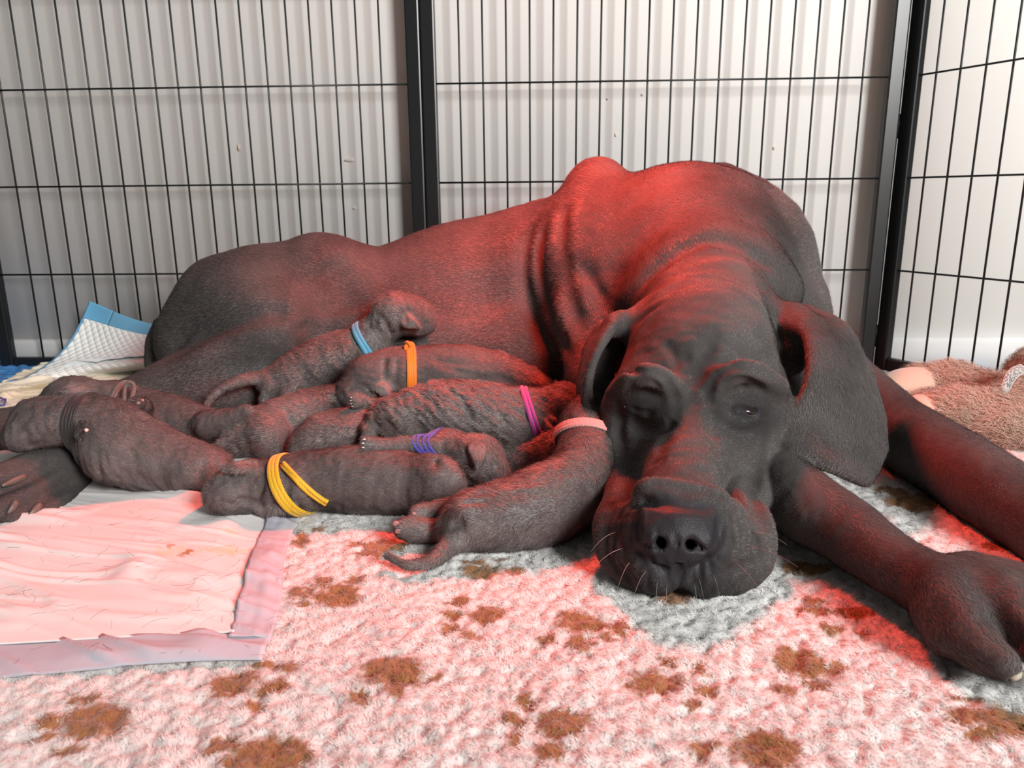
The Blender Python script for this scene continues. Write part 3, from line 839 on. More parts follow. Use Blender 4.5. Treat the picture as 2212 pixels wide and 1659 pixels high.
M_CLAWPALE = mat('pale_claw', (0.52, 0.46, 0.36), 0.4, noise=(60, (0.35, 0.30, 0.23), 0.6))

md_ = Sdf()
# torso, from the shoulders back to the rump
md_.chain([(1500, 610, 1.06, 210), (1440, 645, 1.12, 244), (1250, 640, 1.15, 218), (1100, 650, 1.16, 188), (1000, 668, 1.16, 186), (900, 684, 1.15, 166), (830, 692, 1.14, 158), (720, 685, 1.13, 158), (620, 692, 1.12, 155), (530, 708, 1.12, 142), (462, 735, 1.12, 118)], 0.03)
md_.ball(1440, 800, 1.1, 250, 0.05, sz=0.8); md_.ball(1150, 810, 1.1, 190, 0.05, sz=0.8)
md_.chain([(830, 760, 1.07, 110), (960, 775, 1.06, 115), (1090, 785, 1.05, 110), (1210, 790, 1.05, 100)], 0.05, flow=False)   # belly
md_.ball(1288, 398, 1.15, 36, 0.05)                                                                    # left shoulder blade tip
md_.chain([(1290, 400, 1.13, 45), (1270, 520, 1.04, 75), (1290, 640, 0.99, 90)], 0.05, flow=False)       # shoulder muscle
md_.chain([(1560, 400, 1.12, 40), (1660, 500, 1.06, 70), (1690, 640, 1.0, 75)], 0.06, flow=False)
md_.ball(690, 560, 1.10, 26, 0.08); md_.ball(560, 600, 1.10, 36, 0.06)                                   # hip bones
# hindquarters
md_.chain([(480, 640, 1.12, 80), (545, 660, 1.07, 90), (610, 700, 1.03, 66)], 0.04, flow=False)
md_.ball(744, 712, 1.035, 9, 0.012); md_.ball(772, 700, 1.04, 8, 0.012)
md_.chain([(620, 712, 1.02, 56), (560, 728, 1.02, 58), (490, 758, 1.015, 56), (400, 802, 1.0, 49), (300, 848, .99, 41), (180, 885, .97, 38), (60, 915, .93, 42), (-30, 935, .9, 46), (-60, 960, .86, 40)], 0.025)
md_.chain([(345, 700, 1.14, 14), (338, 740, 1.12, 22), (335, 790, 1.11, 20), (345, 840, 1.10, 16)], 0.012)      # tail
md_.chain([(720, 800, 1.05, 75), (520, 850, 1.0, 48), (350, 900, .97, 42), (260, 940, .92, 38), (175, 975, .84, 42)], 0.03)
# hind foot in front of the leftmost puppy
md_.chain([(150, 990, .80, 42), (90, 1010, .755, 44), (20, 1030, .72, 36), (-60, 1050, .69, 30)], 0.012)
md_.chain([(160, 1010, .79, 38), (100, 1050, .74, 38), (40, 1085, .705, 34), (-5, 1105, .68, 26)], 0.008)
md_.chain([(165, 1030, .79, 30), (120, 1080, .735, 32), (75, 1110, .705, 28), (45, 1125, .69, 20)], 0.008)
# neck
md_.chain([(1470, 560, 1.05, 200), (1520, 625, .965, 172), (1530, 690, .885, 148)], 0.045)
md_.chain([(1385, 640, .90, 26), (1440, 570, .90, 26), (1530, 535, .905, 26), (1620, 560, .90, 26), (1690, 630, .90, 26)], 0.05, flow=False)   # skin roll behind the skull
md_.chain([(1270, 700, .95, 62), (1270, 800, .9, 55), (1300, 860, .84, 50)], 0.04, flow=False)      # neck skin on the left
md_.chain([(1720, 700, .97, 62), (1745, 800, .93, 62)], 0.05, flow=False)
# skull
md_.chain([(1525, 705, .84, 128), (1512, 770, .782, 158), (1500, 850, .745, 150)], 0.03)
md_.ball(1395, 870, .735, 78, 0.03); md_.ball(1622, 868, .735, 80, 0.03)
md_.ball(1490, 960, .725, 140, 0.03)
md_.chain([(1350, 905, .73, 42), (1352, 1000, .70, 40), (1350, 1070, .655, 48)], 0.03, flow=False)
md_.chain([(1640, 905, .72, 45), (1628, 1000, .69, 42), (1620, 1080, .64, 46)], 0.03, flow=False)
# muzzle
md_.chain([(1500, 905, .715, 92), (1485, 980, .665, 86), (1470, 1050, .61, 82), (1465, 1105, .578, 84)], 0.025)
md_.chain([(1668, 900, .712, 14), (1664, 955, .702, 15), (1652, 1005, .685, 14), (1640, 1065, .655, 14)], 0.010, flow=False)     # loose cheek skin
md_.chain([(1322, 880, .728, 14), (1316, 940, .72, 14), (1322, 1010, .705, 13)], 0.010, flow=False)
# brows and eyelids
md_.chain([(1328, 850, .715, 17), (1362, 820, .692, 23), (1415, 812, .680, 26), (1455, 838, .682, 20)], 0.012, flow=False)
md_.chain([(1538, 852, .682, 19), (1566, 814, .678, 24), (1620, 802, .680, 26), (1680, 835, .702, 22)], 0.012, flow=False)
md_.ball(1394, 866, .703, 44, 0.012, sy=.8); md_.ball(1602, 868, .700, 46, 0.012, sy=.8)
md_.chain([(1575, 905, .693, 14), (1612, 918, .69, 16), (1650, 905, .70, 13)], 0.012, flow=False)
# lips
md_.chain([(1350, 1080, .635, 44), (1330, 1140, .595, 50), (1342, 1200, .575, 46), (1385, 1235, .562, 44), (1425, 1247, .553, 36)], 0.010, flow=False)
md_.chain([(1380, 1130, .575, 50), (1395, 1190, .555, 50), (1420, 1235, .545, 42)], 0.010, flow=False)
md_.chain([(1590, 1080, .635, 40), (1618, 1130, .595, 50), (1628, 1190, .578, 50), (1590, 1232, .563, 50), (1530, 1245, .553, 42)], 0.010, flow=False)
md_.chain([(1560, 1120, .575, 50), (1560, 1190, .556, 52), (1530, 1238, .547, 42), (1500, 1245, .545, 36)], 0.010, flow=False)
md_.ball(1470, 1190, .572, 70, 0.02)
# nose
md_.ball(1464, 1148, .548, 88, 0.010, sx=1.0, sy=0.75, sz=0.62)
md_.chain([(1400, 1120, .553, 30), (1464, 1115, .550, 34), (1530, 1124, .554, 30)], 0.012, flow=False)
md_.ball(1415, 1168, .538, 36, 0.008); md_.ball(1512, 1172, .538, 36, 0.008); md_.ball(1464, 1188, .538, 34, 0.010)
md_.chain([(1376, 1090, .573, 15), (1392, 1056, .568, 20), (1430, 1057, .562, 23), (1500, 1066, .562, 22), (1548, 1074, .568, 20), (1563, 1100, .576, 15)], 0.006, flow=False)
# near foreleg and paw
md_.chain([(1640, 930, .86, 60), (1665, 1010, .72, 66), (1730, 1085, .64, 78), (1830, 1148, .59, 74), (1925, 1215, .54, 68), (2005, 1262, .505, 72), (2060, 1300, .482, 78)], 0.004)
md_.chain([(2040, 1290, .48, 70), (2080, 1350, .455, 66), (2120, 1400, .435, 56), (2160, 1430, .42, 40)], 0.010)
md_.chain([(2080, 1270, .495, 68), (2170, 1305, .462, 66), (2245, 1375, .435, 64), (2300, 1435, .412, 50)], 0.008)
md_.chain([(2100, 1250, .505, 58), (2220, 1285, .475, 62), (2320, 1360, .445, 58)], 0.010)
md_.chain([(2010, 1330, .47, 34), (2035, 1375, .455, 34)], 0.01, flow=False)
# far foreleg
md_.chain([(1800, 790, 1.0, 60), (1880, 880, .92, 72), (1960, 945, .84, 76), (2060, 1005, .75, 82), (2150, 1065, .68, 86), (2240, 1130, .62, 80), (2330, 1200, .57, 80)], 0.02)
md_.ball(2180, 1130, .645, 30, 0.015)
# ears
W_ = lambda L: np.array([at(*q) for q in L])
md_.flap(W_([(1692, 700, .80), (1742, 722, .765), (1752, 790, .728), (1738, 850, .712), (1712, 905, .705), (1700, 955, .69)]),
         W_([(1745, 668, .86), (1822, 706, .84), (1870, 790, .81), (1898, 880, .775), (1908, 965, .73), (1872, 1040, .675)]), 12, 0.0048, 0.011, 0.016)
md_.chain([(1650, 690, .83, 36), (1705, 690, .82, 32), (1738, 705, .79, 20)], 0.02, flow=False)
md_.ball(1705, 770, .80, 40, 0.02)
md_.flap(W_([(1326, 700, .775), (1290, 762, .757), (1269, 830, .747), (1276, 890, .740), (1300, 938, .732), (1322, 956, .727)]),
         W_([(1305, 690, .85), (1268, 755, .85), (1256, 835, .84), (1264, 895, .825), (1288, 940, .80), (1318, 952, .76)]), 11, 0.0046, 0.009, 0.0)
md_.chain([(1322, 725, .825, 20), (1304, 800, .815, 24), (1304, 880, .795, 24), (1318, 935, .77, 16)], 0.012, flow=False)
md_.chain([(1395, 690, .83, 36), (1345, 700, .80, 28)], 0.02, flow=False)
# creases, carved from the surface
CREASES = [
    ([(2, 1058, 0), (50, 1036, 0), (100, 1012, 0), (130, 990, 0)], 0.012, 0.0055), ([(35, 1112, 0), (75, 1085, 0), (120, 1058, 0), (170, 1032, 0)], 0.012, 0.0055), ([(2, 1012, 0), (40, 1000, 0), (80, 985, 0)], 0.006, 0.006),
    ([(1540, 730, 0), (1525, 765, 0), (1508, 800, 0), (1497, 845, 0)], 0.006, 0.007),          # furrow between the brows
    ([(1478, 760, 0), (1488, 790, 0), (1490, 815, 0)], 0.002, 0.005),
    ([(1540, 885, 0), (1528, 850, 0), (1545, 815, 0), (1585, 793, 0), (1640, 797, 0), (1675, 815, 0)], 0.0065, 0.0045),   # over the right brow
    ([(1556, 850, 0), (1572, 830, 0), (1600, 822, 0), (1632, 832, 0), (1652, 852, 0)], 0.007, 0.0034),                  # right lid fold
    ([(1462, 880, 0), (1452, 845, 0), (1430, 812, 0), (1380, 802, 0), (1330, 812, 0)], 0.006, 0.0045),
    ([(1352, 845, 0), (1372, 828, 0), (1405, 826, 0), (1432, 846, 0)], 0.0065, 0.0034),
    ([(1586, 886, 0), (1605, 886, 0), (1625, 893, 0), (1640, 888, 0)], 0.010, 0.0034),                                   # right eye slit
    ([(1362, 884, 0), (1382, 892, 0), (1408, 892, 0)], 0.008, 0.0026),                                                      # closed left eye
    ([(1545, 895, 0), (1565, 920, 0), (1612, 938, 0), (1652, 918, 0)], 0.005, 0.005),
    ([(1348, 900, 0), (1385, 922, 0), (1430, 922, 0), (1455, 902, 0)], 0.008, 0.007),
    ([(1440, 990, 0), (1470, 985, 0), (1500, 1000, 0)], 0.0015, 0.004), ([(1500, 1010, 0), (1530, 1020, 0), (1545, 1010, 0)], 0.002, 0.004),
    ([(1545, 950, 0), (1552, 1000, 0), (1560, 1050, 0)], 0.003, 0.006), ([(1548, 880, 0), (1540, 920, 0), (1550, 950, 0)], 0.006, 0.007), ([(1440, 930, 0), (1425, 970, 0), (1405, 1010, 0)], 0.004, 0.008),
    ([(1430, 740, 0), (1450, 760, 0), (1470, 800, 0)], 0.002, 0.005), ([(1580, 740, 0), (1610, 765, 0), (1650, 775, 0)], 0.002, 0.006),
    ([(1655, 905, .70), (1645, 950, .69), (1638, 1000, .67), (1624, 1055, .64), (1640, 1105, .61), (1664, 1150, .595)], 0.011, 0.0055),   # cheek fold
    ([(1340, 885, .71), (1334, 935, .70), (1338, 1000, .69)], 0.011, 0.006),
    ([(1376, 1085, .566), (1430, 1088, .55), (1500, 1094, .55), (1550, 1096, .565)], 0.0045, 0.0045),      # crease above the nose
    ([(1390, 1045, .59), (1440, 1046, .585), (1500, 1055, .585), (1550, 1060, .59)], 0.005, 0.005),
    ([(1464, 1165, .52), (1463, 1200, .523), (1464, 1225, .53), (1468, 1262, .538)], 0.009, 0.0026),        # philtrum
    ([(1386, 1165, .535), (1412, 1176, .523), (1432, 1178, .52)], 0.003, 0.002),
    ([(1488, 1182, .52), (1515, 1185, .523), (1540, 1178, .535)], 0.003, 0.002),
    ([(1374, 1065, 0), (1372, 1110, 0), (1374, 1150, 0), (1388, 1190, 0), (1415, 1218, 0)], 0.0085, 0.0042),          # edge of the nose leather
    ([(1562, 1080, 0), (1560, 1120, 0), (1556, 1155, 0), (1546, 1192, 0), (1520, 1220, 0)], 0.0085, 0.0042),
    ([(1345, 1090, 0), (1340, 1150, 0), (1352, 1200, 0)], 0.004, 0.004), ([(1590, 1120, 0), (1602, 1170, 0), (1588, 1215, 0)], 0.003, 0.004),
    ([(1420, 1215, 0), (1440, 1240, 0), (1440, 1270, 0)], 0.003, 0.003), ([(1500, 1225, 0), (1495, 1250, 0), (1510, 1275, 0)], 0.003, 0.003),
    ([(1316, 1130, .60), (1308, 1180, .58), (1330, 1230, .56), (1375, 1262, .548)], 0.004, 0.004),
    ([(1560, 1240, .545), (1610, 1215, .555), (1650, 1180, .57)], 0.0035, 0.004),
    ([(1660, 1120, .60), (1690, 1180, .585)], 0.004, 0.006),
    ([(1155, 468, 1.12), (1132, 540, 1.03), (1138, 640, .99), (1175, 735, .97), (1225, 812, .95)], 0.014, 0.009),    # skin folds behind the shoulder
    ([(1182, 475, 1.1), (1165, 580, 1.0), (1190, 690, .96), (1240, 785, .93)], 0.013, 0.008),
    ([(1225, 430, 1.1), (1212, 520, 1.0), (1228, 640, .95), (1262, 730, .92)], 0.012, 0.010),
    ([(1255, 560, 1.0), (1300, 650, .93), (1330, 700, .88)], 0.008, 0.010),
    ([(1370, 640, .86), (1440, 560, .89), (1530, 515, .92), (1630, 545, .9), (1675, 585, .88)], 0.006, 0.010),
    ([(330, 790, 1.06), (450, 715, 1.02), (560, 678, 1.0), (640, 672, 1.0)], 0.016, 0.013), ([(655, 690, 0), (670, 730, 0), (655, 770, 0)], 0.010, 0.014),
    ([(690, 560, 1.06), (740, 620, 1.03), (760, 680, 1.02)], 0.010, 0.03),
    ([(2120, 1310, .455), (2165, 1355, .43), (2205, 1410, .41)], 0.007, 0.006),
    ([(1330, 700, .80), (1380, 690, .80), (1440, 650, .83)], 0.003, 0.006),
]
md_.creases([([p[:2] for p in it[0]], it[1] * (1.3 if it[2] < 0.0075 and it[1] < .0085 and 1300 < it[0][0][0] < 1700 and it[0][0][1] < 960 else 1.0), it[2]) for it in CREASES if it[1]])
et = md_.trace([(1586, 884), (1604, 886), (1622, 892), (1640, 889), (1360, 884), (1384, 893), (1412, 892)])
EYE = et[2]
for x_, y_ in ((1427, 1173), (1492, 1178)):
    md_.chain([(x_, y_, .505, 13), (x_, y_ - 1, .53, 12), (x_, y_ - 3, .56, 9)], 0.004, 's')
    sg = -1 if x_ < 1460 else 1
    md_.chain([(x_ + sg * 4, y_ + 2, .515, 9), (x_ + sg * 22, y_ + 6, .528, 6), (x_ + sg * 36, y_ + 4, .535, 4)], 0.003, 's')
md_.chain([(1468, 1262, .50, 7), (1470, 1292, .50, 20), (1471, 1292, .56, 20)], 0.006, 's')
up_ = np.array([0, 0.2, 1.0])
LN = [((1340, 1170), .03, .0045, 230, up_, .35), ((1620, 1170), .03, .0045, 230, up_, .35), ((1400, 1240), .03, .003, 230, up_, .35), ((1540, 1240), .03, .003, 230, up_, .35),
      ((1510, 770), .05, .004, 120, [1, 0, 0], .4), ((1485, 980), .04, .003, 150, [1, 0, 0], .4), ((1540, 600), .10, .006, 60, [1, 0, 0], .35)]
for (q_, r_, a_, sc_2, st_, ra_), c_ in zip(LN, md_.trace([l[0] for l in LN])): md_.local_noise(c_, r_, a_, sc_2, st_, ra_)
md_.noise(0.0016, 42); md_.noise(0.0009, 130)

V, F = md_.grid_mesh(0.005, -0.008)
HEADR = lambda X: (X[:, 1] < .88) & (X[:, 0] > .02) & (X[:, 0] < .48)
V = md_.project(V, 1, -0.008)
V, F = split_quads(V, F, HEADR, 1)
V, F = split_quads(V, F, lambda X: (X[:, 1] < .78) & (X[:, 0] > .06) & (X[:, 0] < .27), 1)
V, F = split_quads(V, F, lambda X: (np.linalg.norm(X - et[1], axis=1) < .022) | (np.linalg.norm(X - et[5], axis=1) < .02) | (np.linalg.norm(X - at(1464, 1170, .53), axis=1) < .035), 1)
V = md_.project(V, 1, -0.006)
me = mesh_from(V, F, 'mother_dog')
nose_c = at(1464, 1160, .545)
q = (V - nose_c) / np.array([.034, .05, .027])
bare = np.clip(1.25 - np.sqrt((q * q).sum(1)), 0, 0.25) * 4
for e_, w_ in [(et[0], .004), (et[1], .006), (et[2], .0065), (et[3], .004), (et[4], .003), (et[5], .0035), (et[6], .003)]:
    bare = np.maximum(bare, np.clip(1.8 - np.linalg.norm(V - e_, axis=1) / w_, 0, 1))
lipc = at(1466, 1245, .545); bare = np.maximum(bare, np.clip(1.4 - np.linalg.norm((V - lipc) / [.03, .03, .018], axis=1), 0, .5))
attr(me, 'bare', bare)
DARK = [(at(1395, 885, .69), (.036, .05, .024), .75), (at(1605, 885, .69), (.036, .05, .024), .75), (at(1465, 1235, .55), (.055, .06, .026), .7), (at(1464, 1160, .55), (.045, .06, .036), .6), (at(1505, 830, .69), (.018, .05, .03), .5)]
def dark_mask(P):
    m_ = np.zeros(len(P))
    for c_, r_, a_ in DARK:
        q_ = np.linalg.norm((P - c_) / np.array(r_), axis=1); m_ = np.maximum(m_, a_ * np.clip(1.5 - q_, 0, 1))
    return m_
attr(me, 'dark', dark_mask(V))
attr(me, 'rnd', np.full(len(V), 0.1))
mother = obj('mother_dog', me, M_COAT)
tag(mother, 'large grey-brown mother dog lying with her head on the blanket beside her puppies', 'dog')

# eyes and claws
M_EYE = mat('dark_eye', (0.012, 0.008, 0.006), 0.06, coat=1.0)
def ico(r, sub=3):
    bm = bmesh.new(); bmesh.ops.create_icosphere(bm, subdivisions=sub, radius=r); m_ = bpy.data.meshes.new('ball'); bm.to_mesh(m_); bm.free(); return m_
M_LIDRIM = mat('pale_eye_rim', (0.16, 0.17, 0.19), 0.3)
eye = obj('eye', ico(1.0, 4), M_EYE, mother); eye.location = md_.trace([(1617, 889)], 0.0012)[0]; eye.scale = (.0088, .0042, .0034); eye.rotation_euler = (0, math.radians(10), math.radians(14))
rim = obj('eyelid_rim', ico(1.0, 3), M_LIDRIM, eye); rim.location = (0.12, 0.05, -0.72); rim.scale = (.62, .8, .42)
def claw(parent, pts, m, name='claw'):
    P, R = pp(*pts); P, R = catmull(P, R, 5)
    V, F = tube(P, R, 10, flat=(0.8, 1.0)); return obj(name, mesh_from(V, F, name), m, parent)
claw(mother, [(2140, 1425, .428, 36), (2165, 1440, .42, 33), (2185, 1455, .412, 24), (2192, 1466, .408, 8)], M_CLAWPALE)
claw(mother, [(2290, 1430, .41, 32), (2320, 1460, .40, 22), (2340, 1480, .392, 6)], M_CLAW)
def claw_on(pxs, r, m):
    W = md_.trace(pxs, -0.002); R = [r, r * .85, r * .35]; W, R = catmull(W, R, 4); v, f = tube(W, R, 10, flat=(.9, .7)); return obj('claw', mesh_from(v, f, 'claw'), m, mother)
M_CLAWDARK = mat('dark_claw', (0.085, 0.062, 0.052), 0.45, noise=(80, (0.16, 0.12, 0.10), 0.6))
claw_on([(54, 1030), (28, 1040), (4, 1050)], .0052, M_CLAWDARK); claw_on([(34, 1086), (26, 1098), (16, 1110)], .0052, M_CLAWDARK); claw_on([(86, 1092), (74, 1104), (62, 1114)], .0055, M_CLAWDARK)

FUR = True
if FUR:
    fl = md_.flow_at(V)
    face = (V[:, 1] < .86) & (V[:, 0] > .06) & (V[:, 0] < .262) & (V[:, 2] > 0.03 * (V[:, 0] > .23))
    fl[face] = (V[face] - at(1464, 1130, .50)); fl /= np.linalg.norm(fl, axis=1)[:, None] + 1e-9
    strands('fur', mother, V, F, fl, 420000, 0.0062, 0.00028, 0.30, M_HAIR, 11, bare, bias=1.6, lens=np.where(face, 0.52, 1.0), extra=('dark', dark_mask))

# whiskers and a few pale lashes
M_WHISK = mat('whisker', (0.25, 0.22, 0.2), 0.5)
rs = np.random.RandomState(2)
wr = md_.trace([(1330, 1150), (1345, 1185), (1360, 1215), (1395, 1235), (1420, 1255), (1510, 1250), (1540, 1240), (1585, 1215), (1610, 1180), (1625, 1150), (1360, 850), (1600, 850), (1610, 880), (1395, 890), (1350, 880), (1500, 1262), (1440, 1262)])
for k, q in enumerate(wr):
    out = q - at(1465, 1180, .60); out /= np.linalg.norm(out); L = rs.uniform(.018, .04)
    t = np.linspace(0, 1, 7)[:, None]; P = q + out * L * t + np.array([0, -0.2, -0.35]) * L * t * t + rs.randn(3) * 0.15 * L * t
    P[:, 2] = np.maximum(P[:, 2], 0.006)
    v, f = tube(P, np.linspace(.00022, .00006, 7), 5); obj('whisker', mesh_from(v, f, 'whisker'), M_WHISK, mother)
# ------------------------------------------------------------------ the puppies
M_PUP = coat_material('grey_puppy_coat', (0.030, 0.0255, 0.025), (0.17, 0.142, 0.136))
M_PUPHAIR = coat_material('grey_puppy_hair', (0.030, 0.0255, 0.025), (0.215, 0.180, 0.171), 0.5, 0.45)
M_PINK = mat('pink_puppy_pad', (0.42, 0.20, 0.18), 0.5, noise=(150, (0.30, 0.13, 0.12), 0.6))
M_TOE = mat('tiny_claw', (0.62, 0.50, 0.46), 0.4)
def cord_mat(name, col, dark=0.45):
    m = mat(name, col, 0.55, spec=0.4, sheen=0.2); b = m.node_tree.nodes['Principled BSDF']
    tc = N(m, 'ShaderNodeTexCoord'); w = N(m, 'ShaderNodeTexWave'); w.inputs['Scale'].default_value = 260; w.bands_direction = 'DIAGONAL'
    w2 = N(m, 'ShaderNodeTexWave'); w2.inputs['Scale'].default_value = 230; w2.bands_direction = 'X'
    Lk(m, tc.outputs['Object'], w.inputs['Vector']); Lk(m, tc.outputs['Object'], w2.inputs['Vector'])
    mu = N(m, 'ShaderNodeMath'); mu.operation = 'MULTIPLY'; Lk(m, w.outputs['Fac'], mu.inputs[0]); Lk(m, w2.outputs['Fac'], mu.inputs[1])
    mx = N(m, 'ShaderNodeMix'); mx.data_type = 'RGBA'; mx.inputs['B'].default_value = (*col, 1); mx.inputs['A'].default_value = (*[c * dark for c in col], 1)
    mr = N(m, 'ShaderNodeMapRange'); mr.inputs['From Max'].default_value = 0.35; Lk(m, mu.outputs[0], mr.inputs['Value'])
    Lk(m, mr.outputs['Result'], mx.inputs['Factor']); Lk(m, mx.outputs['Result'], b.inputs['Base Color'])
    bp = N(m, 'ShaderNodeBump'); bp.inputs['Strength'].default_value = 0.5; bp.inputs['Distance'].default_value = 0.0005
    Lk(m, mu.outputs[0], bp.inputs['Height']); Lk(m, bp.outputs['Normal'], b.inputs['Normal'])
    return m

def collar_loop(s, c, axis, off=0.0012, n=64, rmax=0.075):
    axis = axis / np.linalg.norm(axis); u = np.cross(axis, [0.1, 0.2, 1.0]); u /= np.linalg.norm(u); w = np.cross(axis, u)
    a = np.linspace(0, 2 * np.pi, n, endpoint=False); D = np.cos(a)[:, None] * u + np.sin(a)[:, None] * w
    r = np.full(n, 0.004)
    for _ in range(60):
        d = s.eval(c + D * r[:, None]); r = np.clip(r + np.where(d < 0, np.maximum(-d * 0.8, 0.0004), 0), 0, rmax)
    for _ in range(3): r = np.maximum(r, (np.roll(r, 1) + np.roll(r, -1)) / 2)
    r = (np.roll(r, 1) + r + np.roll(r, -1)) / 3 + off
    return c + D * r[:, None], D, axis

def paw(s, px, py, Y, r, dpx, dpy, spread=0.75, claws=None):
    """a small paw: pad and four toes fanned across the direction (dpx, dpy)"""
    s.ball(px, py, Y, r, 0.006)
    L = math.hypot(dpx, dpy); ux, uy = dpx / L, dpy / L; nx_, ny_ = -uy, ux
    out = []
    for t in (-1.0, -0.35, 0.35, 1.0):
        f = 0.95 - 0.22 * abs(t)
        q = (px + r * (f * ux + t * spread * nx_), py + r * (f * uy + t * spread * ny_), Y - 0.004, r * 0.42)
        s.ball(*q, 0.004); out.append((q[0] + ux * r * 0.36, q[1] + uy * r * 0.36, q[2] - 0.003))
    if claws is not None: claws.extend([(o, (ux, uy), r) for o in out])

def puppy(label, spine, head, ears=(), legs=(), paws=(), show_claws=True, tail=None, creases=(), collar=None, coll_at=None, extra=(), hair=16000, wrinkle=0.0016, pads=(), streak=None):
    s = Sdf(); cl = []
    s.chain(spine, 0.018)
    s.chain(head, 0.014)
    for b in extra: s.ball(*b[:4], b[4] if len(b) > 4 else 0.015)
    for l in legs: s.chain(l, 0.008)
    for p in paws: paw(s, *p, claws=cl if show_claws else None)
    if tail: s.chain(tail, 0.010)
    body_only = Sdf(); body_only.ops = list(s.ops)
    ear_c = []
    et_ = s.trace([q[:2] for e in ears for q in e[:3]]).reshape(-1, 3, 3) if ears else ()
    for e, (a, b, t) in zip(ears, et_):                      # base a, base b, tip, (lift in metres)
        lift = e[3] if len(e) > 3 else 0.006; cdir = np.array([0, 0, CAM_H]) - t; cdir /= np.linalg.norm(cdir)
        t = t + cdir * lift; ear_c.append((a + b + t) / 3)
        am, bm_ = (a * .45 + t * .55) + cdir * lift * .5 + (a - b) * .10, (b * .45 + t * .55) + cdir * lift * .5 + (b - a) * .10
        s.flap([a, am, t + (a - b) * .08], [b, bm_, t + (b - a) * .08], 5, 0.0027, 0.0045)
    if creases: s.creases(creases)
    sd = at(*streak[1], spine[1][2]) - at(*streak[0], spine[1][2]) if streak else None
    s.noise(wrinkle, 60); s.noise(0.0010, 170)
    if streak: s.noise(streak[2], 260, sd, 0.12); s.noise(streak[2] * 0.7, 120, sd, 0.15)
    V, F = s.grid_mesh(0.0036, -0.004)
    V = s.project(V, 1); V, F = split_quads(V, F, None, 1); V = s.project(V, 1, 0.001)
    me = mesh_from(V, F, 'puppy');     bare = np.zeros(len(V))
    for c in ear_c: bare = np.maximum(bare, np.clip(1.6 - np.linalg.norm(V - c, axis=1) / 0.010, 0, 0.95))
    attr(me, 'bare', bare * 0); attr(me, 'rnd', 0.12 + 0.55 * np.clip(bare * 1.5, 0, 1))
    o = obj('puppy', me, M_PUP); tag(o, label, 'puppy', 'newborn grey puppies lying against the mother dog')
    strands('fur', o, V, F, s.flow_at(V), hair, 0.0058, 0.00036, 0.34, M_PUPHAIR, len(label) * 37 + int(spine[0][0]), bare, jitter=0.3, clumpy=1.4)
    for (q, (ux, uy), r) in cl:
        P, R = pp((q[0] - ux * r * .1, q[1] - uy * r * .1, q[2], r * .13), (q[0] + ux * r * .12, q[1] + uy * r * .12, q[2] - .001, r * .10), (q[0] + ux * r * .3, q[1] + uy * r * .3 + 1, q[2] - .001, r * .03))
        v, f = tube(P, R, 7); obj('claw', mesh_from(v, f, 'claw'), M_TOE, o)
    for q, c in zip(pads, s.trace([q[:2] for q in pads]) if pads else ()):
        b = obj('paw_pad', ico(pxr(q[0], q[1], c[1], q[2]), 2), M_PINK, o); b.location = c; b.scale = (1, .5, .8)
    if collar:
        cm, strand_n, rad, gap = collar[:4]
        c = at(*coll_at[0]); ax = at(*coll_at[1]) - c; ax /= np.linalg.norm(ax)
        k = empty('collar', (0, 0, 0)); k.parent = o
        for i in range(strand_n):
            P, D, a_ = collar_loop(body_only, c + ax * (i - (strand_n - 1) / 2) * gap, ax + np.array([0, 0, 0.02 * (i % 2)]))
            v, f = tube(P, rad, 8, closed=True, flat=(1.25, 0.75), up=D); obj('cord', mesh_from(v, f, 'cord'), cm, k)
        return o, s, k, P
    return o, s, None, None

def surf_cord(s, parent, pts, r, m, name='cord'):
    P = s.trace(pts, -r * 0.9); P, _ = catmull(P, np.ones(len(P)), 6)
    v, f = tube(P, r, 8); return obj(name, mesh_from(v, f, name), m, parent)
def cord(parent, pts, r, m, name='cord'):
    P, _ = pp(*[(*p, 1) for p in pts]); P, _ = catmull(P, np.ones(len(P)), 6)
    v, f = tube(P, r, 8); return obj(name, mesh_from(v, f, name), m, parent)
def knot(parent, px, py, Y, r, m, name='knot'):
    c = at(px, py, Y); a = np.linspace(0, 4 * np.pi, 60); rr = pxr(px, py, Y, r)
    P = np.column_stack([np.cos(a * 1.0) * (0.62 + 0.3 * np.cos(1.5 * a)), np.sin(1.5 * a) * 0.6, np.sin(a * 1.0) * (0.62 + 0.3 * np.cos(1.5 * a))]) * rr
    v, f = tube(c + P, rr * 0.42, 8, closed=False); return obj(name, mesh_from(v, f, name), m, parent)

CM_BLACK = cord_mat('black_cord', (0.016, 0.015, 0.016)); CM_BROWN = cord_mat('brown_cord', (0.17, 0.12, 0.105))
CM_SKY = cord_mat('sky_blue_cord', (0.07, 0.42, 0.62)); CM_ORANGE = cord_mat('orange_cord', (0.85, 0.22, 0.01), .6)
CM_MAG = cord_mat('magenta_cord', (0.42, 0.05, 0.30)); CM_YEL = cord_mat('yellow_cord', (0.80, 0.46, 0.01), .55)
CM_INDIGO = cord_mat('indigo_cord', (0.07, 0.07, 0.42)); CM_ROSE = cord_mat('rose_cord', (0.72, 0.30, 0.28), .6)

